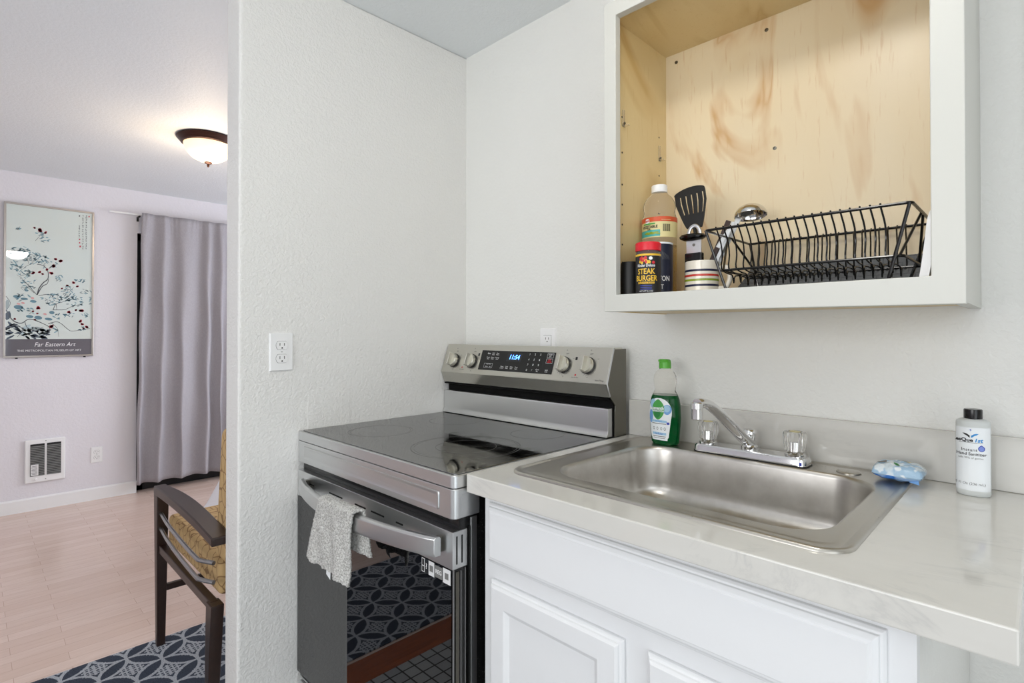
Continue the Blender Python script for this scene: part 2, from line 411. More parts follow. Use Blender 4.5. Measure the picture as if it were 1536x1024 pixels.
struct(d); MB().box(LX-0.08, LX-0.07, D0+0.05, D1-0.05, 0.07, DZ-0.05, 'dark_glass').build('pane', d, smooth=0)
struct(MB().prism([(LX, 0), (LX+0.012, 0), (LX+0.012, 0.078), (LX+0.006, 0.088), (LX, 0.088)], 'y', YF, D0, 'white_trim').v and MB().loft([[(LX, y, 0), (LX+0.013, y, 0), (LX+0.013, y, 0.080), (LX+0.007, y, 0.090), (LX, y, 0.090)] for y in (YF, D0)], 'white_trim').build('baseboard_left', smooth=0))
struct(MB().box(1.601, 1.70, -0.014, 0, 0, HC, 'white_trim').build('trim_3', smooth=0, bevel=0.002))
# wall behind the camera, with the window the daylight comes through
m = MB(); W2 = (0.2, 2.1, 0.85, 2.05)
m.box(LX, W2[0], YF-0.1, YF, 0, HC, 'wall_paint_living').box(W2[1], XR, YF-0.1, YF, 0, HC, 'wall_paint_living')
for W in (W2,): m.box(W[0], W[1], YF-0.1, YF, 0, W[2], 'wall_paint_living').box(W[0], W[1], YF-0.1, YF, W[3], HC, 'wall_paint_living')
struct(m.build('wall_front', smooth=0))
for i, (W, YW) in enumerate(((W1, YB+0.1), (W2, YF))):  # first one is added for the living room fill, second is the kitchen window
    m = MB(); a, b, c, d_ = W
    for x in (a, (a+b)/2-0.02, b-0.04): m.box(x, x+0.04, YW-0.07, YW-0.03, c, d_, 'white_trim')
    m.box(a, b, YW-0.07, YW-0.03, c, c+0.04, 'white_trim').box(a, b, YW-0.07, YW-0.03, d_-0.04, d_, 'white_trim')
    o = struct(m.build('window_%d' % (i+1), smooth=0)); MB().box(a+0.04, b-0.04, YW-0.052, YW-0.048, c+0.04, d_-0.04, 'window_glass').build('pane', o, smooth=0)

# ------------------------------------------------------------------ ceiling lights
def ceiling_light(x, y, glass, label):
    t = thing('ceiling_light', label, 'lamp', (x, y, HC), 'flush ceiling lights')
    MB().lathe([(0.150, 0), (0.156, -0.008), (0.150, -0.014), (0.146, -0.020), (0.138, -0.026), (0.134, -0.034), (0.124, -0.038), (0.118, -0.034)], (x, y, HC), 'bronze', 48).build('canopy', t)
    prof = [(0.121*cos(a), -0.034-0.098*sin(a)) for a in [i*PI/2/12 for i in range(12)]]+[(0.006, -0.132)]
    MB().lathe(prof, (x, y, HC), glass, 48).build('glass_bowl', t)
    MB().lathe([(0.004, -0.128), (0.018, -0.130), (0.020, -0.135), (0.012, -0.140), (0.005, -0.143), (0.007, -0.150), (0.004, -0.157), (0.001, -0.159)], (x, y, HC), 'bronze', 24).build('finial', t)
    return t
ceiling_light(LL[0], LL[1], 'lamp_glass', 'bronze flush ceiling light with glowing frosted bowl, in the living room')
l = bpy.data.lights.new('living_lamp', 'POINT'); l.energy = 7; l.color = (1.0, 0.78, 0.55); l.shadow_soft_size = 0.1
o = bpy.data.objects.new('living_lamp', l); C.objects.link(o); o.location = (LL[0], LL[1], HC-0.26)
ceiling_light(KL[0], KL[1], 'kitchen_lamp_glass', 'flush ceiling light with white bowl, above the kitchen sink')

# ------------------------------------------------------------------ living room: poster
PY0, PY1, PZ0, PZ1 = -1.217, -0.740, 1.046, 2.085; PX = LX+0.022
t = thing('framed_poster', 'silver framed blossom branch print with grey caption band, on the far wall', 'picture', (LX, (PY0+PY1)/2, PZ0))
m = MB(); fw = 0.012
for a in ((PY0, PY1, PZ0, PZ0+fw), (PY0, PY1, PZ1-fw, PZ1), (PY0, PY0+fw, PZ0+fw, PZ1-fw), (PY1-fw, PY1, PZ0+fw, PZ1-fw)):
    m.box(LX+0.004, LX+0.028, a[0], a[1], a[2], a[3], 'silver_frame')
m.build('frame', t, smooth=0, bevel=0.0015)
iy0, iy1, iz0, iz1 = PY0+fw, PY1-fw, PZ0+fw, PZ1-fw
m = MB().box(LX+0.006, PX, iy0, iy1, iz0, iz1, 'print_paper')
lay = [0.0003]
def pm(px, py, k=0.0):      # poster design space (a 630 x 1024 drawing) to the wall
    u = (px-22)/523.0; top = 58+60*u; bot = 965-12*u
    return (PX+lay[0]+k, iy0+(iy1-iy0)*min(max(u, 0), 1), iz1-(iz1-iz0)*min(max((py-top)/(bot-top), 0), 1))
def ell(m, cx, cy, rx, ry, rot, mat, n=10, pt=0.0):
    p = []
    for i in range(n):
        a = 2*PI*i/n; r = 1+pt*cos(2*a)
        x, y = rx*cos(a)*r, ry*sin(a)*(1-pt*abs(cos(a)))
        p.append((cx+x*cos(rot)-y*sin(rot), cy+x*sin(rot)+y*cos(rot)))
    m.flat(p, pm, mat)
def stroke(m, pts, wd, mat):
    P_ = bez([(x, y, 0) for x, y in pts], 6); n = len(P_); L = []; R = []
    for i, p in enumerate(P_):
        d_ = (P_[min(i+1, n-1)]-P_[max(i-1, 0)]); d_ = Vector((-d_.y, d_.x, 0)).normalized()*wd*0.5*(1-0.6*i/n)
        L.append((p+d_)); R.append((p-d_))
    v = [pm(p.x, p.y) for p in L]+[pm(p.x, p.y) for p in R]
    m.add(v, [(i, i+1, n+i+1, n+i) for i in range(n-1)], mat)
random.seed(5)
band = [pm(22, 862), pm(545, 858), pm(545, 960), pm(22, 968)]
m.add([(PX+0.0006, iy0, iz0), (PX+0.0006, iy1, iz0), (PX+0.0006, iy1, iz0+0.112), (PX+0.0006, iy0, iz0+0.112)], [(0, 1, 2, 3)], 'ink_band')
# rock
lay[0] = 0.0004
for i in range(34):
    cx = 25+random.random()**1.2*240; cy = 858-random.random()*(110-cx*0.25)
    ell(m, cx, min(cy, 855), 14+random.random()*16, 5+random.random()*7, random.uniform(-.8, .8), 'ink_rock', 9, 0.2)
ell(m, 30, 660, 12, 30, 0.1, 'ink_grey'); ell(m, 34, 725, 16, 30, 0.3, 'ink_rock', 9, .2)
lay[0] = 0.0006
for i in range(22):
    cx = 30+random.random()*215; cy = 850-random.random()*(95-cx*0.2)
    ell(m, cx, cy, 9+random.random()*20, 3+random.random()*9, random.uniform(-.5, .5), random.choice(['ink_pale', 'print_paper', 'ink_grey']), 9, 0.15)
# leaves
regs = [(105, 350, 62, 40, 34), (190, 385, 80, 34, 44), (80, 430, 45, 28, 20), (125, 470, 60, 36, 26), (150, 540, 50, 36, 22), (250, 270, 42, 16, 8), (90, 210, 14, 6, 5), (212, 245, 40, 20, 9), (262, 420, 70, 26, 16), (330, 500, 26, 24, 10), (290, 625, 70, 36, 34), (395, 600, 50, 50, 34), (440, 640, 60, 30, 24), (465, 515, 40, 12, 10), (110, 615, 50, 22, 12), (130, 700, 70, 22, 16), (500, 580, 40, 14, 9), (400, 720, 40, 12, 8), (500, 720, 26, 10, 7), (300, 810, 26, 14, 6), (330, 730, 26, 16, 7), (535, 630, 8, 30, 6), (480, 800, 30, 14, 7)]
for cx, cy, rx, ry, n in regs:
    for i in range(n):
        a = random.random()*2*PI; r = random.random()**.5
        ell(m, max(30, cx+rx*r*cos(a)), cy+ry*r*sin(a), random.uniform(6, 13), random.uniform(2.2, 4.2), random.uniform(-.9, .9), random.choice(['ink_teal', 'ink_teal', 'ink_teal_dark', 'ink_grey']), 8, 0.15)
for cx, cy, rx, ry in ((95, 675, 28, 13), (210, 737, 24, 11), (272, 745, 24, 8), (292, 706, 16, 10), (85, 612, 22, 9), (128, 625, 22, 7), (180, 640, 20, 8), (160, 730, 22, 9), (140, 575, 12, 6)):
    ell(m, cx, cy, rx, ry, 0.1, 'ink_teal_dark', 12)
lay[0] = 0.0009
for pts, wd in (([(203, 600), (214, 562), (238, 530), (266, 505), (266, 462), (240, 428), (200, 418)], 7), ([(203, 600), (232, 552), (262, 534), (272, 505)], 6), ([(210, 606), (268, 598), (300, 612), (345, 640)], 3),
                ([(298, 692), (318, 655), (365, 640), (440, 600)], 3.5), ([(298, 690), (370, 688), (420, 668), (480, 655)], 3), ([(318, 655), (322, 690)], 3), ([(270, 772), (330, 762), (385, 800), (410, 815), (460, 812), (535, 800)], 3.5),
                ([(285, 765), (325, 800), (335, 850)], 2.5), ([(200, 600), (150, 545), (110, 500), (105, 470)], 3), ([(185, 590), (150, 560), (128, 555)], 2.2), ([(190, 280), (215, 250), (235, 215)], 2), ([(40, 380), (110, 352), (200, 370), (250, 372)], 2), ([(175, 415), (140, 430), (110, 455)], 2),
                ([(24, 690), (60, 750), (110, 770), (160, 745), (235, 770), (280, 800), (255, 850)], 6), ([(30, 800), (80, 780), (120, 810), (90, 850)], 5), ([(130, 760), (150, 800), (200, 815), (240, 790)], 4), ([(24, 610), (48, 650), (30, 690)], 3)):
    stroke(m, pts, wd, 'ink_branch')
for i in range(20):
    x, y = random.choice([(150, 540), (190, 400), (380, 600), (300, 640), (120, 400)]); x += random.uniform(-50, 50); y += random.uniform(-35, 35)
    stroke(m, [(x, y), (x+random.uniform(-14, 14), y-12), (x+random.uniform(-25, 25), y-26)], 1.6, 'ink_branch')
lay[0] = 0.0012
for x, y, r in ((185, 203, 8), (213, 216, 16), (250, 230, 10), (312, 390, 10), (342, 402, 14), (300, 428, 13), (260, 450, 9), (215, 465, 9), (178, 470, 11), (235, 478, 8), (286, 474, 12), (353, 562, 7), (386, 545, 9), (427, 528, 10), (451, 548, 9), (210, 677, 13), (180, 700, 8), (205, 712, 7), (397, 702, 11), (441, 690, 9), (478, 693, 14), (470, 757, 12), (484, 775, 10), (512, 791, 12), (492, 800, 7), (290, 790, 14), (75, 745, 8), (190, 748, 8)):
    for k in range(4): ell(m, x+random.uniform(-.4, .4)*r, y+random.uniform(-.3, .3)*r, r*0.75, r*0.5, random.uniform(-.5, .5), 'ink_red', 9)
for x, y in ((120, 650), (175, 620), (250, 715), (95, 655), (40, 345)): ell(m, x, y, 11, 6, 0.2, 'ink_rose', 9)
# columns of brush writing and the red seals
for X, y0, y1 in ((505, 128, 335), (484, 128, 335), (461, 192, 262)):
    y = y0
    while y < y1:
        for k in range(4):
            a = random.choice([0.05, 1.5, 0.9, -0.9]); L = random.uniform(2.5, 5)
            x_, y_ = X+random.uniform(-3, 3), y+random.uniform(-4, 4)
            m.flat([(x_-L*cos(a)-.7*sin(a), y_-L*sin(a)+.7*cos(a)), (x_+L*cos(a)-.7*sin(a), y_+L*sin(a)+.7*cos(a)), (x_+L*cos(a)+.7*sin(a), y_+L*sin(a)-.7*cos(a)), (x_-L*cos(a)+.7*sin(a), y_-L*sin(a)-.7*cos(a))], pm, 'ink_branch')
        y += 14
for X, Y, s_ in ((461, 130, 4), (463, 270, 4), (463, 290, 4), (467, 312, 5), (524, 134, 4)):
    m.flat([(X-s_, Y-s_), (X+s_, Y-s_), (X+s_, Y+s_), (X-s_, Y+s_)], pm, 'ink_red' if Y > 140 or X > 500 else 'ink_branch')
yc = (PY0+PY1)/2
m.text('Far Eastern Art', 0.041, lambda x, y: (PX+0.0012, yc+0.025+x, iz0+0.073+y), 'ink_white', shear=0.25, sx=0.85)
m.text('THE METROPOLITAN MUSEUM OF ART', 0.0198, lambda x, y: (PX+0.0012, yc+x, iz0+0.032+y), 'ink_white', sx=0.98)
m.build('print', t, smooth=0, fixn=False)
for y in (-1.15, -0.79): MB().box(LX, LX+0.016, y-0.006, y+0.006, PZ0-0.008, PZ0, 'black_plastic').build('hanger_clip', t, smooth=0)

# ------------------------------------------------------------------ living room: wall heater, outlets
t = thing('wall_heater', 'white wall heater with black louvred grilles low on the far wall', 'heater', (LX, -1.0, 0.19))
y0, y1, z0, z1 = -1.106, -0.893, 0.190, 0.483
m = MB(); X = LX
m.box(X, X+0.02, y0, y1, z0, z1, 'white_plastic'); m.build('housing', t, smooth=0, bevel=0.006)
for a, b in ((y0+0.028, -1.004), (-0.992, y1-0.024)):
    m = MB().box(X+0.0195, X+0.0215, a, b, z0+0.045, z1-0.03, 'slot_black')
    z = z0+0.050
    while z < z1-0.036:
        m.add([(X+0.0215, a, z), (X+0.0215, b, z), (X+0.0265, b, z-0.003), (X+0.0265, a, z-0.003), (X+0.0215, a, z+0.0035), (X+0.0215, b, z+0.0035)], [(0, 1, 2, 3), (3, 2, 5, 4)], 'grey_print'); z += 0.0115
    m.build('grille', t, smooth=0, fixn=False)
m = MB().box(X+0.027, X+0.0275, y0+0.031, y0+0.070, z0+0.050, z0+0.125, 'white_print')
for i in range(7): m.box(X+0.0275, X+0.0278, y0+0.035+(0 if i % 2 else 0.003), y0+0.063, z0+0.058+i*0.009, z0+0.061+i*0.009, 'grey_print')
m.build('sticker', t, smooth=0, label='small white rating sticker')
rx = Matrix.Rotation(PI/2, 3, 'Y')
MB().lathe([(0.008, 0), (0.008, 0.008), (0.006, 0.010)], (X+0.02, y0+0.056, z0+0.024), 'white_plastic', 20, rx).build('knob', t)
for z in (z0+0.018, z1-0.014): MB().lathe([(0.003, 0), (0.003, 0.0012)], (X+0.02, -0.998, z), 'grey_print', 12, rx).build('screw', t)

def outlet(c, fn, label, decora=False):
    "fn maps (u across, v up, w out of the wall) to the room"
    t = thing('electrical_outlet', label, 'outlet', fn(0, -0.057, 0), 'wall outlets')
    def bx(m, u0, u1, v0, v1, w0, w1, mat, ch=0.0):
        m.loft([[fn(u, v, w0) for u, v in ((u0, v0), (u1, v0), (u1, v1), (u0, v1))], [fn(u, v, w1) for u, v in ((u0+ch, v0+ch), (u1-ch, v0+ch), (u1-ch, v1-ch), (u0+ch, v1-ch))]], mat)
    m = MB(); bx(m, -0.035, 0.035, -0.057, 0.057, 0, 0.006, 'white_plastic', 0.003); m.build('wall_plate', t, smooth=0)
    if decora:
        m = MB(); bx(m, -0.0175, 0.0175, -0.034, 0.034, 0.0055, 0.0063, 'slot_dark'); bx(m, -0.0167, 0.0167, -0.0332, 0.0332, 0.006, 0.0075, 'white_plastic')
        m.build('receptacle', t, smooth=0)
    for s in (1, -1):
        vc = 0.0195*s; r = MB()
        if not decora:
            o_ = [(0.0170*cos(a), max(-0.0125, min(0.0125, 0.0165*sin(a)))+vc) for a in [2*PI*i/28 for i in range(28)]]
            r.loft([[fn(u*1.05, (v-vc)*1.05+vc, 0.0059) for u, v in o_], [fn(u*1.05, (v-vc)*1.05+vc, 0.0062) for u, v in o_]], 'slot_dark')
            r.loft([[fn(u, v, 0.006) for u, v in o_], [fn(u, v, 0.0082) for u, v in o_]], 'white_plastic')
        W = 0.0083 if not decora else 0.0076
        bx(r, -0.0075, -0.0055, vc-0.001, vc+0.007, W-0.001, W+0.0002, 'slot_dark'); bx(r, 0.0055, 0.0075, vc-0.001, vc+0.007, W-0.001, W+0.0002, 'slot_dark')
        bx(r, -0.002, 0.002, vc-0.0095, vc-0.0055, W-0.001, W+0.0002, 'slot_black')
        r.build('socket', t, smooth=0)
    if not decora:
        m = MB(); bx(m, -0.0025, 0.0025, -0.001, 0.001, 0.006, 0.0068, 'grey_print'); m.build('screw', t, smooth=0)
    return t
outlet(0, lambda u, v, w: (LX+w, -0.715+u, 0.325+v, )[0:3], 'white duplex outlet on the far wall between heater and curtain')
outlet(0, lambda u, v, w: (w, -0.7225+u, 1.1535+v), 'white duplex outlet on the partition wall left of the stove')
outlet(0, lambda u, v, w: (0.427+u, -w, 1.169+v), 'white outlet on the back wall, half hidden behind the stove control panel', True)

# ------------------------------------------------------------------ curtain and rod
RZ = 2.107
t = thing('curtain_rod', 'white curtain rod with black bracket above the grey curtain', 'curtain rod', (LX, -0.65, RZ))
MB().tube([(LX+0.043, -0.655, RZ), (LX+0.043, 1.5, RZ)], 0.008, 'white_trim', 12).build('rod', t)
for y in (-0.475, 1.46): MB().box(LX, LX+0.012, y-0.006, y+0.006, RZ-0.045, RZ-0.01, 'black_plastic').box(LX, LX+0.08, y-0.005, y+0.005, RZ-0.022, RZ-0.012, 'black_plastic').build('bracket', t, smooth=0)
def cur(u, v):
    y = -0.462+u*0.99; z = 0.075+v*(2.118-0.075)
    ph = u*2*PI*7.5+1.3*sin(u*11)+0.5*sin(u*23+z)
    amp = 0.012+0.024*(1-v)**0.6
    x = LX+0.078+amp*sin(ph)+0.006*sin(ph*2.3+1.5)*(1-v)+0.0035*sin(u*190+2*sin(u*31))*max(0, v-0.90)*9*(0.7+0.3*sin(u*40))
    yy = y+0.010*cos(ph*1.0)*(1-v)-0.04*(1-u)*(1-v)+0.004*sin(z*9+u*20)
    return (x+0.003*sin(z*7+u*9), yy, z)
o = tag(MB().grid(cur, 260, 60, 'curtain_linen').build('curtain', smooth=180, fixn=False, solid=0.002), 'long grey linen curtain gathered over the dark glass door', 'curtain')

# ------------------------------------------------------------------ bed corner
t = thing('bed', 'bed under a white draped sheet behind the armchair', 'bed', (-1.56, 0.7, 0))
def bedring(z, off, wav):
    r = []
    base = rrect(-2.0-off, -1.12, -0.2-off*1.5, 1.6, 0.06+off*0.3, 8)
    n = len(base); full = []
    for i in range(n):
        a = Vector((*base[i], 0)); b = Vector((*base[(i+1) % n], 0)); k = max(1, int((b-a).length/0.03))
        for j in range(k): full.append(a.lerp(b, j/k))
    return full
rings = []
base = bedring(0, 0, 0)
for z, off in ((0.585, -0.05), (0.60, -0.02), (0.56, 0.0), (0.45, 0.02), (0.3, 0.05), (0.18, 0.08), (0.09, 0.11)):
    ring = []
    for i, p in enumerate(base):
        c = Vector((-1.56, 0.7, 0)); d_ = (p-c); q_ = Vector((d_.x/0.65, d_.y/0.9, 0)); s_ = 1+off*2.0+0.02*sin(i*0.55)*max(0, off)*10
        ring.append((c.x+d_.x*s_, c.y+d_.y*s_, z))
    rings.append(ring)
MB().loft(rings, 'sheet_white', True, False).build('sheet', t, smooth=60)
MB().box(-1.93, -1.18, -0.12, 1.55, 0.12, 0.55, 'sheet_white').build('mattress', t, smooth=0, bevel=0.04)
for x in (-1.85, -1.25):
    for y in (0.0, 1.45): MB().box(x-0.03, x+0.03, y-0.03, y+0.03, 0, 0.12, 'chair_wood').build('leg', t, smooth=0)

# ------------------------------------------------------------------ rug
m = MB().box(-0.868, -0.205, -2.9, -0.34, 0.0, 0.009, 'rug_wool')
tag(m.build('rug', smooth=0, bevel=0.003), 'navy runner rug with pale interlocking circle pattern under the armchair', 'rug')
RT = 0.009
# ------------------------------------------------------------------ armchair
t = thing('armchair', 'dark wood armchair with mustard upholstery and metal side rods, on the navy rug', 'chair', (-0.48, -0.58, RT))
for ys in (-0.85, -0.30):
    MB().loft([[(x, y, z) for x, y in ((cx-wx, ys-wy), (cx+wx, ys-wy), (cx+wx, ys+wy), (cx-wx, ys+wy))] for cx, wx, wy, z in ((-0.815, 0.013, 0.014, RT), (-0.812, 0.020, 0.018, 0.35), (-0.810, 0.026, 0.020, 0.60))], 'chair_wood').build('leg', t, smooth=0, bevel=0.003)
    MB().loft([[(x, y, z) for x, y in ((cx-wx, ys-wy), (cx+wx, ys-wy), (cx+wx, ys+wy), (cx-wx, ys+wy))] for cx, wx, wy, z in ((-0.200, 0.016, 0.014, RT), (-0.180, 0.022, 0.018, 0.25), (-0.165, 0.027, 0.018, 0.398))], 'chair_wood').build('leg', t, smooth=0, bevel=0.003)
    m = MB(); rings = []
    for i in range(13):
        k = i/12; x = -0.838+k*0.73; z = 0.602+0.018*sin(k*PI)-0.004*k; w_ = 0.020+0.009*sin(min(1, k*1.3)*PI*0.7); th = 0.017-0.004*k
        rings.append([(x, ys-w_, z-th), (x, ys+w_, z-th), (x, ys+w_, z+th), (x, ys-w_, z+th)])
    m.loft(rings, 'chair_wood').build('armrest', t, smooth=30, bevel=0.004)
    sg = -1 if ys < -0.5 else 1
    for z in (0.520, 0.462):
        MB().tube(bez([(-0.80, ys+sg*0.004, z), (-0.62, ys+sg*0.020, z+0.002), (-0.42, ys+sg*0.028, z), (-0.25, ys+sg*0.030, z-0.003), (-0.215, ys+sg*0.026, z-0.003), (-0.165, ys+sg*0.004, z-0.003)], 6), 0.0065, 'aluminium', 10).build('side_rod', t)
    MB().box(-0.80, -0.17, ys-0.012, ys+0.012, 0.370, 0.399, 'chair_wood').build('seat_rail', t, smooth=0, bevel=0.003)
MB().box(-0.822, -0.800, -0.84, -0.31, 0.370, 0.399, 'chair_wood').build('seat_rail', t, smooth=0, bevel=0.003)
MB().box(-0.815, -0.80, -0.84, -0.31, 0.215, 0.240, 'chair_wood').build('stretcher', t, smooth=0, bevel=0.002)
MB().box(-0.790, -0.185, -0.832, -0.318, 0.400, 0.512, 'chair_fabric').build('seat', t, smooth=40, bevel=0.018, seg=4)
m = MB().prism([(-0.27, 0.500), (-0.165, 0.500), (-0.12, 0.90), (-0.19, 0.92), (-0.215, 0.90)], 'y', -0.822, -0.328, 'chair_fabric')
m.build('backrest', t, smooth=40, bevel=0.018, seg=4)

# ------------------------------------------------------------------ the range
X0, X1, YD = 0.004, 0.748, -0.672
t = thing('electric_range', 'stainless steel electric range with black glass cooktop beside the partition', 'stove', (0.376, -0.35, 0))
MB().box(X0+0.004, X1-0.004, -0.605, -0.03, 0.06, 0.886, 'black_enamel').build('body', t, smooth=0, bevel=0.002)
m = MB()
for a, b in ((X0+0.001, X0+0.03), (X1-0.03, X1-0.001)):
    MB().box(a, b, -0.624, -0.606, 0.05, 0.818, 'aluminium').build('frame_rail', t, smooth=0, bevel=0.002)
MB().box(X1-0.02, X1-0.002, -0.628, -0.6245, 0.19, 0.80, 'slot_black').build('door_seal', t, smooth=0)
def shell(z0, z1, y1, mat, r=0.014, x1=X1):
    pts = [(X0, y1), (X0, YD+0.004), (X0+0.004, YD)]
    pts += [(x1-r+r*sin(a), YD+r-r*cos(a)) for a in [i*PI/2/6 for i in range(7)]]+[(x1, y1)]
    return pts
pts = shell(0, 0, -0.03, '')
m = MB().prism(pts, 'z', 0.886, 0.9125, 'steel_brushed'); m.build('cooktop_rim', t, smooth=35, bevel=0.0015)
gl = rrect(X0+0.006, X1-0.007, YD+0.010, -0.112, 0.010, 4)
g = MB().prism(gl, 'z', 0.9126, 0.9146, 'cooktop_glass').build('cooktop', t, smooth=0, bevel=0.0006, seg=1)
def ring_marks(name, cx, cy, rads):
    m = MB(); zt = 0.9148
    for r, wd in rads:
        n = 64; v = [(cx+(r+s*wd)*cos(2*PI*i/n), cy+(r+s*wd)*sin(2*PI*i/n), zt) for i in range(n) for s in (0, 1)]
        m.add(v, [(2*i, 2*i+1, (2*i+3) % (2*n), (2*i+2) % (2*n)) for i in range(n)], 'burner_line')
    return m.build(name, g, smooth=0, fixn=False)
ring_marks('burner_ring', 0.545, -0.465, [(0.142, 0.0012), (0.134, 0.0008), (0.078, 0.0012)])
ring_marks('burner_ring', 0.19, -0.50, [(0.095, 0.001), (0.088, 0.0006)])
ring_marks('burner_ring', 0.56, -0.205, [(0.078, 0.001)])
ring_marks('burner_ring', 0.20, -0.22, [(0.085, 0.001)])
# fascia with pressed panel
m = MB(); zf0, zf1 = 0.822, 0.8845
pts = shell(0, 0, -0.60, '')
m.prism(pts, 'z', zf0, zf1, 'steel_brushed')
fa = m.build('fascia', t, smooth=35, bevel=0.0015)
m = MB()
def rectring(x0, x1, z0, z1, y, r=0.006): return [(a, y, b) for a, b in rrect(x0, x1, z0, z1, r, 4)]
m.loft([rectring(0.045, 0.700, 0.834, 0.873, YD-0.0002), rectring(0.046, 0.699, 0.835, 0.872, YD-0.0025), rectring(0.049, 0.696, 0.838, 0.869, YD-0.0028), rectring(0.054, 0.691, 0.843, 0.864, YD-0.0006, 0.004)], 'steel_brushed', False, True)
m.build('pressed_panel', fa, smooth=30)
m = MB().loft([[(X1+d_, a, b) for a, b in rrect(-0.652, -0.634, 0.833, 0.872, 0.003, 3)] for d_ in (0.0002, 0.0008)], 'steel_brushed'); m.build('side_emboss', fa, smooth=30)
MB().box(X0+0.004, X1-0.004, -0.655, -0.60, 0.797, 0.822, 'black_gloss').build('vent_gap', t, smooth=0)
# oven door
dr = MB(); dz0, db, dt = 0.190, 0.7185, 0.7965
dr.box(X0, X1-0.004, YD+0.001, -0.632, dz0, db, 'black_gloss')
door = dr.build('oven_door', t, smooth=0, bevel=0.0015)
MB().box(X0, X1-0.003, YD, -0.632, db, dt, 'steel_brushed').build('door_band', door, smooth=0, bevel=0.0012)
MB().box(X0+0.001, X1-0.006, YD-0.0008, YD+0.0005, dz0+0.001, db-0.001, 'oven_glass').build('door_glass', door, smooth=0)
m = MB()
for a in (-0.661, -0.647):
    MB().loft([[(X1-0.0031+d_, p[0], p[1]) for p in rrect(a-0.0018, a+0.0018, 0.728, 0.787, 0.0017, 3)] for d_ in (0, 0.0006)], 'slot_black').build('vent_slot', door, smooth=0)
for x, L in ((0.085, 0.03), (0.205, 0.075), (0.345, 0.055), (0.425, 0.06), (0.535, 0.030)):
    MB().loft([[(p[0], YD-d_, p[1]) for p in rrect(x, x+L, 0.7655, 0.7695, 0.0019, 3)] for d_ in (0, 0.0005)], 'slot_black').build('vent_slot', door, smooth=0)
m = MB().box(X1-0.0041, X1-0.0026, -0.6715, -0.668, dz0, db, 'aluminium').box(X1-0.0041, X1-0.0022, -0.664, -0.655, dz0, db-0.006, 'steel_dark').box(X1-0.0041, X1-0.0024, -0.651, -0.649, dz0, db-0.006, 'aluminium').box(X1-0.0041, X1-0.0020, -0.640, -0.6375, dz0, db-0.002, 'aluminium')
m.build('edge_trim', door, smooth=0)
# stickers on the glass
m = MB(); yy = YD-0.0012
def fr(x, z): return (x, yy-0.0003, z)
for a, b in ((0.664, 0.684), (0.714, 0.739)):
    m.box(a, b, yy, YD-0.0007, 0.686, 0.7165, 'white_print')
    c = (a+b)/2; m.box(c-0.006, c+0.006, yy-0.0003, yy, 0.695, 0.708, 'grey_print')
m.box(0.6865, 0.712, yy, YD-0.0007, 0.689, 0.714, 'grey_print'); m.text('REG', 0.012, lambda x, z: fr(0.699+x, 0.7015+z), 'white_print', bold=0.0004)
m.box(0.639, 0.6495, yy, YD-0.0007, 0.6865, 0.7165, 'white_print').box(0.6405, 0.648, yy-0.0002, yy, 0.701, 0.715, 'slot_black').box(0.6405, 0.648, yy-0.0002, yy, 0.688, 0.699, 'slot_black')
m.text('?', 0.016, lambda x, z: fr(0.6565+x, 0.7015+z), 'white_print', bold=0.0006)
m.build('info_sticker', door, smooth=0, fixn=False, label='row of white information stickers on the black glass')
# handle
rings = []; hz = 0.764
for i in range(25):
    k = i/24; x = 0.070+k*0.645; b = sin(k*PI)**0.8 if 0 < k < 1 else 0
    y = YD-0.016-0.050*b; hh = 0.0205
    pr = [(0.009, -hh), (0.009, hh*0.75), (0.005, hh), (-0.004, hh), (-0.009, hh*0.8), (-0.0095, -hh*0.6), (-0.006, -hh)]
    rings.append([(x, y+a, hz+c) for a, c in pr])
MB().loft(rings, 'steel_brushed').build('handle', door, smooth=40, bevel=0.0008, seg=1)
for x in (0.078, 0.700): MB().box(x-0.007, x+0.007, YD-0.012, YD, hz-0.017, hz+0.015, 'steel_dark').build('handle_mount', door, smooth=0, bevel=0.001)
# drawer
dw = MB().box(X0+0.002, X1-0.004, YD+0.004, -0.61, 0.045, 0.178, 'steel_brushed').build('storage_drawer', t, smooth=0, bevel=0.003)
MB().box(X0+0.02, X1-0.02, YD-0.004, YD+0.004, 0.155, 0.172, 'steel_brushed').build('drawer_lip', dw, smooth=0, bevel=0.003)
for x in (0.05, 0.70):
    for y in (-0.60, -0.08): MB().lathe([(0.018, 0), (0.018, 0.05), (0.01, 0.062)], (x, y, 0), 'black_plastic', 16).build('foot', t)
# control console
side = [(-0.045, 0.9147), (-0.045, 1.167), (-0.091, 1.1675), (-0.127, 1.067), (-0.112, 1.029), (-0.094, 1.023), (-0.094, 0.998), (-0.107, 0.996), (-0.1105, 0.9147)]
cn = MB().prism([(-0.045, 1.030), (-0.045, 1.167), (-0.091, 1.1675), (-0.1265, 1.068), (-0.1265, 1.066), (-0.112, 1.029)], 'x', X0, X1, 'steel_console').build('control_panel', t, smooth=0, bevel=0.0012)
MB().prism([(-0.1266, 1.0655), (-0.1127, 1.0285), (-0.1110, 1.0295), (-0.1248, 1.0662)], 'x', X0+0.0005, X1-0.0005, 'steel_mirror').build('lower_lip', t, smooth=0)
MB().prism([(-0.045, 0.9148), (-0.045, 1.0285), (-0.1125, 1.0265), (-0.1125, 1.022), (-0.092, 1.018), (-0.090, 0.9148)], 'x', X0+0.002, X1-0.002, 'vent_black').build('vent_recess', t, smooth=0)
m = MB()
prof = [(-0.091, 0.996), (-0.1115, 0.996), (-0.1128, 0.990), (-0.1130, 0.935)]+[(-0.1130-0.010*(1-cos(a)), 0.935-0.0185*sin(a)) for a in [i*PI/2/5 for i in range(1, 6)]]+[(-0.091, 0.9162)]
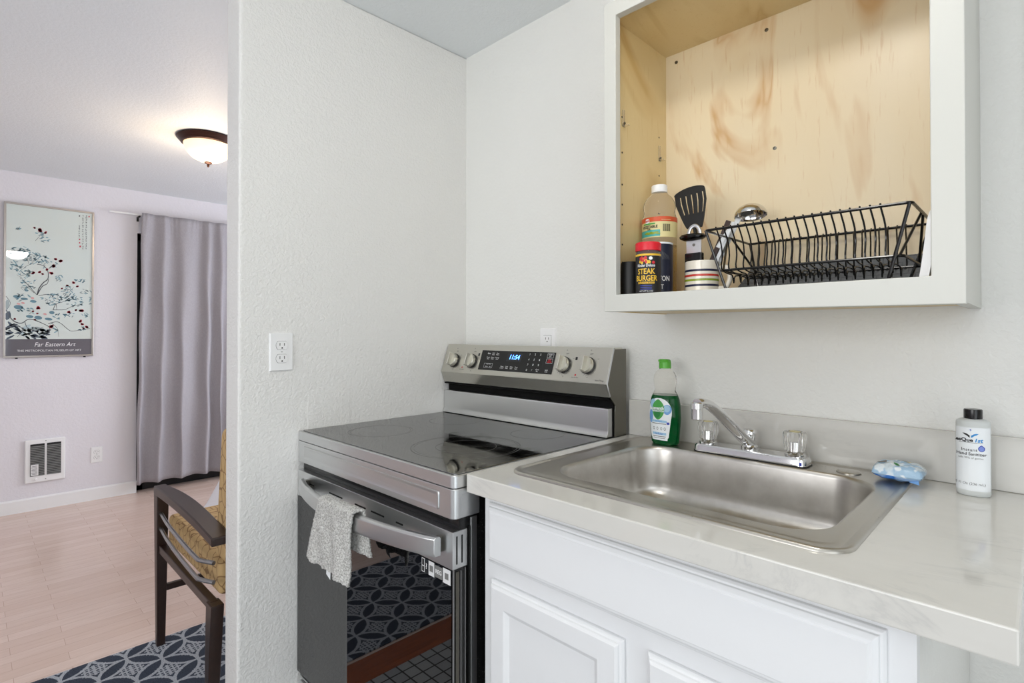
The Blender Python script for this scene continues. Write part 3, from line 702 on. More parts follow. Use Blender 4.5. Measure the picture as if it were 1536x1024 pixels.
m.prism(prof, 'x', X0+0.001, X1-0.004, 'steel_brushed').build('backguard', t, smooth=35, bevel=0.0008, seg=1)
sd = [(-0.032, 0.916), (-0.032, 1.167), (-0.090, 1.1665), (-0.1255, 1.067), (-0.111, 1.029), (-0.088, 1.006), (-0.0905, 0.990), (-0.090, 0.916)]
MB().prism([(a+0.004, b-0.003) for a, b in sd], 'x', X1-0.003, X1+0.0015, 'steel_dark').build('side_cap', t, smooth=0, bevel=0.0008, seg=1)
m = MB()
ed = [(X1+0.002, -0.091, 1.166), (X1+0.002, -0.1255, 1.067), (X1+0.002, -0.1115, 1.031)]
m.tube(ed, 0.0022, 'aluminium', 6).build('edge_trim', t)
n_ = Vector((0, -(1.1675-1.068), 0.0355)).normalized()*1.0          # outward normal of the sloping face
n_ = Vector((0, -0.9422, 0.3351)); dn = Vector((0, -0.3351, -0.9422)); top_ = Vector((0, -0.091, 1.1675))
def con(x, s, h=0.0): return tuple(Vector((x, 0, 0))+top_+dn*s+n_*h)   # x along, s down the face, h out of it
m = MB()
qd = [(0.206, 0.020), (0.543, 0.020), (0.543, 0.0905), (0.206, 0.0905)]
m.loft([[con(a, b, 0.0002) for a, b in qd], [con(a, b, 0.0014) for a, b in qd]], 'black_gloss')
tp = m.build('touch_panel', cn, smooth=0, label='black glass touch panel with blue clock')
def ct(m, s, x, sy, size, mat='white_print', **k): m.text(s, size, lambda a, b: con(x+a, sy-b, 0.0018), mat, **k)
m = MB(); ct(m, 'Bake', 0.245, 0.031, 0.0075, bold=0.0001); ct(m, 'Broil\nHi/Lo', 0.2665, 0.032, 0.006); ct(m, 'Keep\nWarm', 0.288, 0.032, 0.006)
ct(m, 'Frozen\nBake', 0.245, 0.0475, 0.006); ct(m, 'Steam\nClean', 0.2665, 0.0475, 0.006); ct(m, 'Settings\nAuto', 0.289, 0.0475, 0.006)
ct(m, 'Temp/Time', 0.2530, 0.069, 0.0048); ct(m, 'Down    Up', 0.253, 0.0775, 0.0055)
for x, s in ((0.322, 'Timer\nOn/Off'), (0.3445, 'Cook\nTime'), (0.3665, 'Delay\nStart'), (0.3885, 'Oven\nLight')): ct(m, s, x, 0.0775, 0.006)
for i, s in enumerate('123456789'): ct(m, s, 0.4365+(i % 3)*0.023, 0.029+(i//3)*0.0175, 0.0095)
ct(m, '0', 0.4365, 0.0815, 0.0095); ct(m, '*', 0.459, 0.082, 0.0095); ct(m, 'Clock\nSet', 0.482, 0.081, 0.006); ct(m, 'Lock\n3 sec', 0.520, 0.0805, 0.006)
ct(m, 'START\nSET', 0.524, 0.031, 0.0065); ct(m, 'OFF\nCLEAR', 0.524, 0.0485, 0.0065, 'red_print', bold=0.0002)
def rect_line(m, x0, x1, s0, s1, wd, mat):
    for a in ((x0, x1, s0, s0+wd), (x0, x1, s1-wd, s1), (x0, x0+wd, s0, s1), (x1-wd, x1, s0, s1)):
        m.add([con(a[0], a[2], .0017), con(a[1], a[2], .0017), con(a[1], a[3], .0017), con(a[0], a[3], .0017)], [(0, 1, 2, 3)], mat)
rect_line(m, 0.232, 0.274, 0.066, 0.0825, 0.0007, 'white_print'); rect_line(m, 0.511, 0.537, 0.0235, 0.0385, 0.0007, 'white_print'); rect_line(m, 0.511, 0.537, 0.041, 0.056, 0.0007, 'white_print')
m.build('lettering', tp, smooth=0, fixn=False)
m = MB().add([con(a, b, .0016) for a, b in ((0.335, 0.027), (0.403, 0.027), (0.403, 0.0555), (0.335, 0.0555))], [(0, 1, 2, 3)], 'display_window')
ct(m, '11:54', 0.369, 0.0415, 0.022, 'display_blue', shear=0.15, bold=0.0004); m.build('clock_display', tp, smooth=0, fixn=False)
# panel printing around the knobs
KX = [(0.066, 0.063), (0.163, 0.062), (0.5845, 0.058), (0.674, 0.0565)]
def ctk(s, x, sy, size, mat='black_print', **k): m.text(s, size, lambda a, b: con(x+a, sy-b, 0.0003), mat, **k)
for x, s in KX:
    m = MB(); ctk('OFF', x+0.004, s-0.036, 0.0065); ctk('Lo', x+0.031, s-0.022, 0.0055); ctk('Hi', x-0.030, s-0.022, 0.0055, 'red_print'); ctk('6', x+0.004, s+0.035, 0.0065)
    for k in range(9):
        a = math.radians(200+k*17); m.lathe([(0.0007, 0)], con(x+0.031*cos(a), s-0.031*sin(a), 0.0004), 'black_print', 6, n_.to_track_quat('Z', 'Y').to_matrix())
    m.add([con(x+r*cos(a), s-r*sin(a), 0.0003) for a in [math.radians(215+j*9) for j in range(9)] for r in (0.0272, 0.0279)], [(2*j, 2*j+1, 2*j+3, 2*j+2) for j in range(8)], 'black_print')
    ctk('o', x, s-0.048, 0.008); m.build('dial_marks', cn, smooth=0, fixn=False)
m = MB()
for x in (0.118, 0.634):
    m.add([con(x+0.003*cos(a), 0.0865-0.003*sin(a), 0.0004) for a in [j*PI/5 for j in range(10)]], [tuple(range(10))], 'red_print'); ctk('Hot Surface', x, 0.094, 0.0052)
ctk('SmartThings', 0.722, 0.0985, 0.0062, shear=0.1)
for x in (0.192, 0.626): m.add([con(x+a, 0.036+b, 0.0004) for a, b in ((-.004, -.005), (.004, -.005), (.004, .005), (-.004, .005))], [(0, 1, 2, 3)], 'black_print')
m.build('panel_printing', cn, smooth=0, fixn=False)
for x, s in KX:
    R = Matrix((Vector((1, 0, 0)), -dn, n_)).transposed()
    kn = MB().lathe([(0.0255, 0.0002), (0.0255, 0.006), (0.0235, 0.007)], con(x, s), 'black_gloss', 32, R).lathe([(0.0235, 0.006), (0.0232, 0.017), (0.0215, 0.0195), (0.001, 0.0195)], con(x, s), 'steel_console', 32, R).build('knob', cn, smooth=30)  # black base disc stands in for the shadow behind the knob
    g_ = MB(); lo = []; hi = []
    for a, b in rrect(-0.0062, 0.0062, -0.0232, 0.0232, 0.004, 3): lo.append(con(x+a, s+b, 0.017)); hi.append(con(x+a*0.8, s+b*0.97, 0.036))
    g_.loft([lo, hi], 'steel_console').build('knob_grip', kn, smooth=30, bevel=0.0008, seg=1)

# ------------------------------------------------------------------ towel over the oven handle
t = thing('towel', 'grey terry washcloth with white tag hanging over the oven door handle', 'towel', (0.40, -0.735, 0.6))
def hy(x): # handle centre line
    k = min(max((x-0.070)/0.645, 0.001), 0.999); return YD-0.016-0.050*sin(k*PI)**0.8
def tw(u, v):
    # v: 0 front hem ... 1 back hem
    x = 0.312+u*0.165
    yc_ = hy(x); L1, L2, top = 0.146+0.024*u+0.006*sin(u*6), 0.10, 0.024
    zt = hz+0.0215+0.004
    yf, yb = yc_-0.0165, yc_+0.0145
    s = v*(L1+top+L2)
    if s < L1:
        k = s/L1; z = zt-(L1-s); d_ = (1-k)
        y = yf-0.006*d_-0.006*sin(u*9+0.6)*d_-0.004*sin(u*17+z*30)*d_; x += -0.030*d_*(1-u)-0.012*d_+0.004*sin(z*40)
    elif s < L1+top:
        a = (s-L1)/top*PI; y = (yf+yb)/2-(yb-yf)/2*cos(a); z = zt+0.005*sin(a)
    else:
        d_ = (s-L1-top)/L2; z = zt-(s-L1-top); y = yb+0.002*sin(u*8)*d_; x += 0.022*u*d_+0.006*d_
        y = min(y, YD-0.007)
    z += 0.002*sin(x*160)*(1 if s < L1 else 0.4)
    return (x, y, z)
o = MB().grid(tw, 90, 160, 'terry').build('cloth', t, smooth=180, fixn=False, solid=0.0065)
tx = bpy.data.textures.new('terry_noise', 'CLOUDS'); tx.noise_scale = 0.0045; tx.noise_depth = 1
dm = o.modifiers.new('pile', 'DISPLACE'); dm.texture = tx; dm.strength = 0.0042; dm.mid_level = 0.5
MB().add([(0.358, -0.754, 0.648), (0.377, -0.754, 0.640), (0.383, -0.758, 0.612), (0.363, -0.758, 0.620)], [(0, 1, 2, 3)], 'label_white').build('care_tag', t, smooth=0, solid=0.0008)

# ------------------------------------------------------------------ base cabinet
BX0, BX1 = 0.777, 1.509
t = thing('base_cabinet', 'white painted base cabinet with paneled doors under the sink', 'cabinet', ((BX0+BX1)/2, -0.3, 0))
MB().box(BX0, BX0+0.016, -0.59, -0.002, 0.0, 0.8755, 'cabinet_paint').build('side_panel', t, smooth=0)
MB().box(BX1-0.016, BX1, -0.59, -0.002, 0.0, 0.8755, 'wall_paint_smooth').build('side_panel', t, smooth=0)
MB().box(BX0, BX1, -0.54, -0.52, 0, 0.10, 'cabinet_paint').build('toe_kick', t, smooth=0)
MB().box(BX0+0.016, BX1-0.016, -0.59, -0.01, 0.10, 0.118, 'cabinet_paint').build('bottom_panel', t, smooth=0)
MB().box(BX0+0.016, BX1-0.016, -0.012, -0.003, 0.118, 0.70, 'cabinet_paint').build('back_panel', t, smooth=0)
m = MB()
for a in ((BX0, 0.83, 0.10, 0.8755), (1.445, BX1, 0.10, 0.8755), (1.09, 1.195, 0.135, 0.685), (0.83, 1.445, 0.685, 0.75), (0.83, 1.445, 0.845, 0.8755), (0.83, 1.445, 0.10, 0.135)):
    m.box(a[0], a[1], -0.61, -0.590, a[2], a[3], 'cabinet_paint')
m.build('face_frame', t, smooth=0, label='white painted frame around drawer front and doors')
def front(name, x0, x1, z0, z1, steps):
    m = MB(); rings = [[(x0+i, y, z0+i), (x1-i, y, z0+i), (x1-i, y, z1-i), (x0+i, y, z1-i)] for i, y in steps]
    return m.loft(rings, 'cabinet_paint').build(name, t, smooth=0, bevel=0.0012, seg=2)
F = -0.6102
front('drawer_front', 0.795, 1.481, 0.737, 0.859, [(0, F), (0, F-0.006), (0.003, F-0.009), (0.006, F-0.0095), (0.0065, F-0.013), (0.012, F-0.0175), (0.016, F-0.018), (0.0165, F-0.019)])
ds = [(0, F), (0, F-0.006), (0.003, F-0.010), (0.006, F-0.0105), (0.0065, F-0.0145), (0.011, F-0.018), (0.046, F-0.018), (0.0475, F-0.0165), (0.056, F-0.0105), (0.058, F-0.0105)]
front('door', 0.803, 1.121, 0.128, 0.704, ds); front('door', 1.165, 1.483, 0.128, 0.704, ds)

# ------------------------------------------------------------------ counter top with backsplash (hole for the sink)
CX0, CX1, CY0, CZ = 0.753, 1.596, -0.642, 0.914
SX0, SX1, SY0, SY1 = 0.797, 1.432, -0.572, -0.026
hx0, hx1, hy0, hy1 = 0.845, 1.400, -0.535, -0.062
m = MB()
for (za, zb) in ((0.876, CZ),):
    o_ = [(CX0, CY0), (CX1, CY0), (CX1, -0.001), (CX0, -0.001)]; i_ = [(hx0, hy0), (hx1, hy0), (hx1, hy1), (hx0, hy1)]
    v = [(*p, z) for z in (za, zb) for p in o_+i_]
    f = []
    for b in (0, 8):
        for k in range(4): f.append((b+k, b+(k+1) % 4, b+4+(k+1) % 4, b+4+k))
    for k in range(4):
        f.append((k, (k+1) % 4, 8+(k+1) % 4, 8+k)); f.append((4+k, 4+(k+1) % 4, 12+(k+1) % 4, 12+k))
    m.add(v, f, 'marble_laminate')
t = thing('countertop', 'white marble look laminate countertop with low backsplash around the sink', 'countertop', ((CX0+CX1)/2, -0.3, 0.876))
m.build('worktop', t, smooth=0, bevel=0.0025)
MB().box(CX0, CX1, -0.020, -0.0005, CZ+0.0003, CZ+0.1015, 'marble_laminate').build('backsplash', t, smooth=0, bevel=0.0015)

# ------------------------------------------------------------------ sink
t = thing('kitchen_sink', 'stainless steel drop-in sink with one wide rounded bowl', 'sink', ((SX0+SX1)/2, -0.3, CZ))
bx0, bx1, by0, by1 = 0.868, 1.386, -0.515, -0.120
NR = 10
def rr(i, z, r): return [(a, b, z) for a, b in rrect(SX0+i, SX1-i, SY0+i, SY1-i, r, NR)]
def br(i, z, r): return [(a, b, z) for a, b in rrect(bx0+i, bx1-i, by0+i, by1-i, r, NR)]
m = MB(); Z = CZ
m.loft([rr(0, Z+0.0002, 0.045), rr(0.0008, Z+0.003, 0.045), rr(0.003, Z+0.0052, 0.043), rr(0.007, Z+0.0055, 0.04), rr(0.013, Z+0.0035, 0.036), rr(0.016, Z+0.0032, 0.034), rr(0.024, Z+0.0032, 0.03), rr(0.026, Z+0.0040, 0.03),
        br(-0.010, Z+0.0040, 0.085), br(-0.005, Z+0.0035, 0.08)], 'steel_sink', False, False)
m.build('deck', t, smooth=50)
m = MB()
pr = [br(-0.005, Z+0.0035, 0.08), br(-0.001, Z+0.001, 0.078), br(0.002, Z-0.006, 0.078), br(0.005, Z-0.04, 0.077), br(0.009, Z-0.084, 0.074)]
for k in range(1, 8):
    a = k*PI/2/7; pr.append(br(0.010+0.036*(1-cos(a)), Z-0.088-0.036*sin(a), 0.074-0.02*k/7))
pr.append(br(0.12, Z-0.1275, 0.04)); pr.append(br(0.17, Z-0.130, 0.02))
m.loft(pr, 'steel_bowl', False, True).build('bowl', t, smooth=60)
MB().lathe([(0.045, 0.002), (0.043, 0.004), (0.036, 0.001), (0.034, -0.008), (0.002, -0.008)], ((bx0+bx1)/2, (by0+by1)/2, Z-0.130), 'chrome', 32).build('drain', t)
MB().lathe([(0.0225, Z+0.0035), (0.0225, Z+0.0055), (0.020, Z+0.0075), (0.016, Z+0.0085), (0.001, Z+0.009)], (1.324, -0.082, 0), 'steel_sink', 32).build('hole_cover', t, label='round steel cap over the spare tap hole')

# ------------------------------------------------------------------ faucet
ZD = CZ+0.0043
FX, FY = 1.122, -0.085
t = thing('faucet', 'chrome two handle kitchen faucet with clear knobs behind the sink bowl', 'faucet', (FX, FY, ZD))
m = MB()
def fp(i, z, r=0.018): return [(a, b, z) for a, b in rrect(0.993+i, 1.251-i, FY-0.029+i, FY+0.029-i, r, 6)]
m.loft([fp(-0.001, ZD), fp(-0.001, ZD+0.002)], 'black_plastic').loft([fp(0, ZD+0.002), fp(0.001, ZD+0.014), fp(0.004, ZD+0.0185, 0.016), fp(0.010, ZD+0.0195, 0.012)], 'chrome').box(1.238, 1.243, FY-0.0306, FY-0.0285, ZD+0.004, ZD+0.011, 'royal_blue')
m.build('base_plate', t, smooth=40)
for x, lb in ((1.022, 'left clear acrylic knob'), (1.221, 'right clear acrylic knob')):
    MB().lathe([(0.021, ZD+0.019), (0.021, ZD+0.023), (0.016, ZD+0.027), (0.010, ZD+0.028), (0.009, ZD+0.050), (0.004, ZD+0.052)], (x, FY, 0), 'chrome', 24).build('valve_stem', t)
    rings = []
    for r, z in ((0.0150, 0.0275), (0.0205, 0.030), (0.0228, 0.040), (0.0238, 0.054), (0.0240, 0.066), (0.0220, 0.072), (0.016, 0.0725), (0.014, 0.0705), (0.001, 0.0705)):
        rings.append([(x+r*(1-0.075*(k % 2))*cos(2*PI*k/32), FY+r*(1-0.075*(k % 2))*sin(2*PI*k/32), ZD+z) for k in range(32)])
    kb = MB().loft(rings, 'acrylic').build('knob', t, smooth=25, label=lb)
    MB().lathe([(0.011, 0.0715), (0.0115, 0.0727), (0.001, 0.0735)], (x, FY, ZD), 'label_cream', 20).build('knob_button', kb)
MB().lathe([(0.0190, ZD+0.0195), (0.0190, ZD+0.026), (0.0165, ZD+0.029), (0.0155, ZD+0.031), (0.0155, ZD+0.054), (0.0165, ZD+0.055), (0.0165, ZD+0.060), (0.013, ZD+0.065), (0.001, ZD+0.066)], (FX, FY, 0), 'chrome', 32).build('spout_hub', t)
path = bez([(FX, FY-0.004, ZD+0.034), (FX-0.004, FY-0.035, ZD+0.052), (FX-0.011, FY-0.110, ZD+0.100), (FX-0.017, FY-0.170, ZD+0.134), (FX-0.020, FY-0.205, ZD+0.144), (FX-0.022, FY-0.222, ZD+0.1445)], 8)
n = len(path)
MB().tube(path, [0.0158-0.0048*i/n for i in range(n)], 'chrome', 16, ell=0.8).build('spout', t)
MB().lathe([(0.0100, 0.147), (0.0122, 0.145), (0.0125, 0.133), (0.0118, 0.132), (0.0118, 0.112), (0.0100, 0.110), (0.001, 0.110)], (FX-0.0225, FY-0.222, ZD), 'chrome', 24).build('aerator', t)

# ------------------------------------------------------------------ dish soap
def prof_at(pts, z):
    for (a, za), (b, zb) in zip(pts, pts[1:]):
        if za <= z <= zb:
            k = (z-za)/(zb-za); k = k*k*(3-2*k)*0.35+k*0.65
            return a+(b-a)*k
    return pts[-1][0]
BX, BY, BZ = 0.905, -0.085, ZD+0.0005
sp = [(.034, 0), (.0375, .005), (.0405, .035), (.0430, .070), (.0420, .100), (.0390, .118), (.0340, .130), (.0290, .139), (.0285, .144), (.0302, .153), (.0320, .166), (.0302, .179), (.0235, .190), (.0150, .196), (.0130, .200)]
def body(z0, z1, sh=0.0, n=26):
    rings = []
    for i in range(n+1):
        z = z0+(z1-z0)*i/n; r = prof_at(sp, z)-sh
        ry = r*0.66 if z < 0.185 else r*(0.66+0.34*min(1, (z-0.185)/0.012))
        rings.append([(BX+r*cos(2*PI*k/40), BY+ry*sin(2*PI*k/40), BZ+z) for k in range(40)])
    return rings
t = thing('dish_soap_bottle', 'clear squeeze bottle of dark green dish soap with green flip cap', 'bottle', (BX, BY, BZ))
MB().loft(body(0.1285, 0.200), 'clear_plastic', False, True).build('bottle_top', t, smooth=60, label='clear empty upper part of the bottle')
MB().loft(body(0.0, 0.128), 'green_liquid').build('bottle_body', t, smooth=60, label='lower part filled with dark green soap')
cp = MB().lathe([(0.0155, 0.198), (0.0155, 0.213), (0.0145, 0.215), (0.001, 0.2155)], (BX, BY, BZ), 'green_cap', 32).build('cap', t)
MB().loft([[(BX+a, BY+b, BZ+0.2150) for a, b in rrect(-0.015, 0.013, -0.012, 0.012, 0.005, 4)], [(BX+a, BY+b, BZ+0.2200) for a, b in rrect(-0.0165, 0.012, -0.010, 0.010, 0.005, 4)], [(BX+a, BY+b, BZ+0.2220) for a, b in rrect(-0.013, 0.008, -0.008, 0.008, 0.004, 4)]], 'green_cap').build('flip_lid', cp, smooth=40)
def sf(u, z, h=0.0006):     # point on the bottle front, u across
    r = prof_at(sp, z)+h; ry = r*0.66; u = max(-r*0.97, min(r*0.97, u)); return (BX+u, BY-ry*math.sqrt(max(0.0, 1-(u/r)**2)), BZ+z)
UC = -0.004
def lab(u, v):              # label outline: wide at the top, narrow at the bottom
    z = 0.012+v*0.109; wd = 0.0245+0.0095*min(1, v*1.6)
    if v > 0.7: wd *= math.sqrt(max(0.02, 1-((v-0.7)/0.305)**2))
    if v < 0.06: wd *= 0.92
    return sf(UC+(u*2-1)*wd, z)
lb = MB().grid(lab, 24, 40, 'label_white').build('label', t, smooth=180, fixn=False, label='white front label with green leaf drop')
sf0 = sf
sf = lambda u, z, h=0.0006: sf0(u*0.93, z+0.016*min(1, max(0, (z-0.018)/0.05)), h)
m = MB()
def disc(m, fn, cx, cy, rx, ry, mat, h, n=24, shape=None):
    pts = [(0, 0)]+[((shape(2*PI*i/n) if shape else (cos(2*PI*i/n), sin(2*PI*i/n)))) for i in range(n)]
    m.add([fn(cx+a*rx*k, cy+b*ry*k, h) for k in (0.5, 1.0) for a, b in pts[1:]]+[fn(cx, cy, h)], [(i, (i+1) % n, 2*n) for i in range(n)]+[(i, n+i, n+(i+1) % n, (i+1) % n) for i in range(n)], mat)
disc(m, sf, UC+0.0245, 0.0770, 0.0115, 0.0125, 'sky_blue', 0.0009); disc(m, sf, UC+0.024, 0.0790, 0.0085, 0.009, 'pale_blue', 0.0011)
disc(m, sf, UC-0.020, 0.0900, 0.0110, 0.012, 'pale_blue', 0.0009); disc(m, sf, UC-0.0265, 0.0600, 0.0075, 0.014, 'sky_blue', 0.0009)
leafs = lambda a: (cos(a)*(1-0.5*max(0, sin(a))**4-0.25*max(0, -sin(a))**4), sin(a)*(1.3 if sin(a) > 0 else 1.05))
drop = lambda a: (cos(a)*(1.0 if sin(a) < 0 else (1-sin(a)**3*0.75)), sin(a)*(1.25 if sin(a) > 0 else 1.0))
disc(m, sf, UC-0.002, 0.0755, 0.0195, 0.0205, 'leaf_green', 0.0013, 28, leafs); disc(m, sf, UC-0.004, 0.0680, 0.0105, 0.0110, 'leaf_dark', 0.0015)
m.text('seventh', 0.0125, lambda x, y: sf(UC-0.002+x, 0.0790+y, 0.0018), 'label_white', bold=0.0004, sx=0.95); m.text('GENERATION', 0.0062, lambda x, y: sf(UC-0.002+x, 0.0715+y, 0.0018), 'label_white', bold=0.0002)
for z, wd, hh, mt in ((0.0510, 0.024, 0.0022, 'pale_blue'), (0.0462, 0.022, 0.0007, 'grey_print'), (0.0265, 0.0215, 0.0024, 'pale_blue'), (0.0210, 0.020, 0.0007, 'grey_print'), (0.0175, 0.018, 0.0006, 'grey_print')):
    m.grid(lambda u, v: sf(UC+(u*2-1)*wd, z+(v*2-1)*hh, 0.0011), 12, 1, mt)
m.text('dish liquid', 0.0052, lambda x, y: sf(UC+x, 0.0510+y, 0.0014), 'sky_blue'); m.text('free & clear', 0.0052, lambda x, y: sf(UC+x, 0.0265+y, 0.0014), 'royal_blue')
for x in (-0.016, -0.004, 0.008, 0.018):
    m.text('o', 0.0135, lambda a, b: sf(UC+x+a, 0.0375+b, 0.0012), 'grey_print', sx=0.9)
m.grid(lambda u, v: sf(UC+0.0235+u*0.007, 0.0455+v*0.0045, 0.0012), 4, 1, 'royal_blue')
m.build('lettering', lb, smooth=0, fixn=False)

# ------------------------------------------------------------------ hand sanitizer
HX, HY, HZ = 1.5225, -0.085, CZ+0.0005
t = thing('hand_sanitizer_bottle', 'translucent white hand sanitizer bottle with black cap, by the backsplash', 'bottle', (HX, HY, HZ))
def hs(z, r, e=0.72): return [(HX+r*cos(2*PI*k/40), HY+r*e*sin(2*PI*k/40), HZ+z) for k in range(40)]
MB().loft([hs(0, 0.0225), hs(0.002, 0.0243), hs(0.005, 0.0248), hs(0.130, 0.0248), hs(0.1345, 0.0240), hs(0.137, 0.020), hs(0.139, 0.014, 0.9)], 'frosted_plastic').build('bottle_body', t, smooth=50)
rings = []
for z, r in ((0.138, 0.0128), (0.1395, 0.0135), (0.1545, 0.0135), (0.156, 0.0125)): rings.append([(HX+r*(1-0.02*(k % 2))*cos(2*PI*k/48), HY+r*(1-0.02*(k % 2))*sin(2*PI*k/48), HZ+z) for k in range(48)])
MB().loft(rings, 'black_gloss').build('cap', t, smooth=50)
def hf(u, z, h=0.0005): r = 0.0248+h; u = max(-r*.98, min(r*.98, u)); return (HX+u, HY-r*0.72*math.sqrt(max(0, 1-(u/r)**2)), HZ+z)
lb = MB().grid(lambda u, v: hf((u*2-1)*0.0238, 0.010+v*0.114, 0.0002), 24, 2, 'label_white').build('label', t, smooth=180, fixn=False)
m = MB(); h_ = lambda x, y: hf(x-0.0025, y, 0.0006)
for sg, mt in ((-1, 'black_print'), (1, 'bright_blue')):
    for k in range(5):
        a = 0.35+k*0.22; L = 0.0115-0.0012*k; x0, y0 = sg*0.0006, 0.1095-0.001*k
        ex, ey = sg*L*cos(a*0.85), L*0.75*sin(a)+0.001
        m.flat([(x0, y0), (x0+ex*0.6+sg*0.0008, y0+ey*0.45-0.0012), (x0+ex, y0+ey), (x0+ex*0.5, y0+ey*0.75)], h_, mt)
m.text('+', 0.008, lambda x, y: h_(x, 0.119+y), 'royal_blue')
m.text('ResQue', 0.0085, lambda x, y: h_(x+0.0035, 0.1010+y), 'black_print', 'RIGHT', bold=0.0003, sx=1.1); m.text('1st', 0.0090, lambda x, y: h_(x+0.0048, 0.1010+y), 'bright_blue', 'LEFT', shear=0.2, bold=0.0003, sx=1.05)
m.grid(lambda u, v: h_(-0.017+u*0.034, 0.0962+v*0.0007), 10, 1, 'grey_print')
m.text('Instant', 0.0078, lambda x, y: h_(-0.002+x, 0.0835+y), 'black_print', sx=1.1); m.text('Hand Sanitizer', 0.0072, lambda x, y: h_(0.0005+x, 0.0760+y), 'black_print', bold=0.0001, sx=1.0)
m.text('kills 99% of germs', 0.0048, lambda x, y: h_(x, 0.0690+y), 'grey_print'); m.text('8 Fl Oz (236 mL)', 0.0062, lambda x, y: h_(-0.001+x, 0.0225+y), 'grey_print')
disc(m, lambda x, y, h: hf(x, y, h), 0.0125, 0.0868, 0.0046, 0.0052, 'royal_blue', 0.0007, 24, drop); disc(m, lambda x, y, h: hf(x, y, h), 0.0125, 0.0866, 0.0036, 0.0040, 'drop_blue', 0.0008, 24, drop)
m.build('lettering', lb, smooth=0, fixn=False)

# ------------------------------------------------------------------ pack of wipes
random.seed(3)
WX, WY, WZ = 1.411, -0.083, CZ+0.0062
def wp(sgn):
    def f(u, v):
        a, b = u*2-1, v*2-1
        e = (1-abs(a)**3.2)*(1-abs(b)**3.0); x = a*0.0425*(1-0.06*b*b); y = b*0.036*(1-0.07*a*a)
        th = 0.0165*max(0, e)**0.42
        z = 0.0175+sgn*th+0.0012*sin(a*9+b*5)*e+0.0012*sin(b*13-a*7)*e
        if b < -0.8: z -= 0.004*(abs(b)-0.8)*5
        z = max(z, 0.0)
        return (x, y, z)
    return f
m = MB().grid(wp(1), 36, 28, 'wipe_film').grid(wp(-1), 36, 28, 'wipe_film')
t = thing('wipes_pack', 'small crinkled blue and white plastic pack on the sink corner', 'wipes pack', (WX, WY, WZ))
m.build('pouch', t, smooth=60, local=True)
m = MB()
def wt(x, y, h=0.0006):
    p = wp(1)(x/0.0425/2+0.5, y/0.033/2+0.5); return (p[0], p[1], p[2]+h)
m.grid(lambda u, v: wt(-0.034+u*0.015, -0.012+v*0.006+0.0*u), 6, 3, 'grey_print'); m.grid(lambda u, v: wt(-0.037+u*0.012, -0.001+v*0.002), 5, 1, 'black_print')
m.grid(lambda u, v: wt(-0.006+u*0.010, -0.018-0.006*u+v*0.007), 5, 3, 'leaf_dark'); m.grid(lambda u, v: wt(0.006+u*0.010, 0.008+v*0.014), 5, 5, 'label_cream')
m.build('printing', t, smooth=0, fixn=False, local=True)
MB().add([(x, y, z) for x, y, z in ((0.020, -0.030, 0.004), (0.036, -0.034, 0.002), (0.034, -0.029, 0.016), (0.027, -0.027, 0.020))], [(0, 1, 2, 3)], 'sky_blue').build('seal_flap', t, smooth=0, local=True, solid=0.0006)

# ------------------------------------------------------------------ wall cabinet
UX0, UX1, UZ0, UZ1, UY = 0.864, 1.531, 1.257, 2.000, -0.302
t = thing('wall_cabinet', 'open wall cabinet with white face frame and bare plywood inside', 'cabinet', ((UX0+UX1)/2, 0, UZ0))
BK = -0.010; SH = 1.2925
MB().box(UX0-0.008, UX0+0.005, UY+0.020, BK, UZ0+0.0045, UZ1-0.004, 'plywood_side').build('side_panel', t, smooth=0)
MB().box(UX1-0.020, UX1-0.001, UY+0.020, -0.0005, UZ0, UZ1-0.004, 'frame_paint').build('side_panel', t, smooth=0)
MB().box(UX0+0.005, UX1-0.020, UY+0.020, BK, 1.979, 1.995, 'plywood_side').build('top_panel', t, smooth=0)
MB().box(UX0+0.005, UX1-0.020, UY+0.020, BK, UZ0+0.006, SH, 'plywood_side').build('bottom_panel', t, smooth=0)
bp = MB().box(UX0-0.008, UX1-0.020, BK, -0.0005, UZ0+0.006, 1.995, 'plywood_back').build('back_panel', t, smooth=0)
m = MB(); ox0, ox1, oz0, oz1 = 0.897, 1.488, 1.300, 1.964
o_ = [(UX0, UZ0+0.003), (UX1, UZ0-0.003), (UX1, UZ1), (UX0, UZ1)]; i_ = [(ox0, oz0), (ox1, oz0), (ox1, oz1), (ox0, oz1)]
v = [(a, y, b) for y in (UY+0.020, UY) for a, b in o_+i_]; f = []
for b in (0, 8):
    for k in range(4): f.append((b+k, b+(k+1) % 4, b+4+(k+1) % 4, b+4+k))
for k in range(4): f.append((k, (k+1) % 4, 8+(k+1) % 4, 8+k)); f.append((4+k, 4+(k+1) % 4, 12+(k+1) % 4, 12+k))
m.add(v, f, 'frame_paint').build('face_frame', t, smooth=0, bevel=0.0015)
m = MB(); Xs = UX0+0.0051; ry_ = Matrix.Rotation(PI/2, 3, 'Y'); rb = Matrix.Rotation(PI/2, 3, 'X')
for y, zs in ((-0.232, (1.749, 1.66, 1.58, 1.53, 1.48, 1.43, 1.385)), (-0.050, (1.745, 1.64, 1.58, 1.53, 1.48, 1.43))):
    for z in zs: m.lathe([(0.0025, -0.0002), (0.0025, 0.0004)], (Xs, y, z), 'slot_black', 10, ry_)
m.build('pin_holes', t, smooth=0)
for y, z in ((-0.226, 1.748), (-0.048, 1.702)):
    MB().box(Xs, Xs+0.002, y-0.005, y+0.005, z-0.022, z+0.020, 'clear_plastic').box(Xs, Xs+0.016, y-0.005, y+0.005, z-0.022, z-0.019, 'clear_plastic').lathe([(0.003, 0), (0.003, 0.004)], (Xs+0.002, y, z-0.014), 'steel_dark', 10, ry_).build('shelf_clip', t, smooth=0, bevel=0.0006)
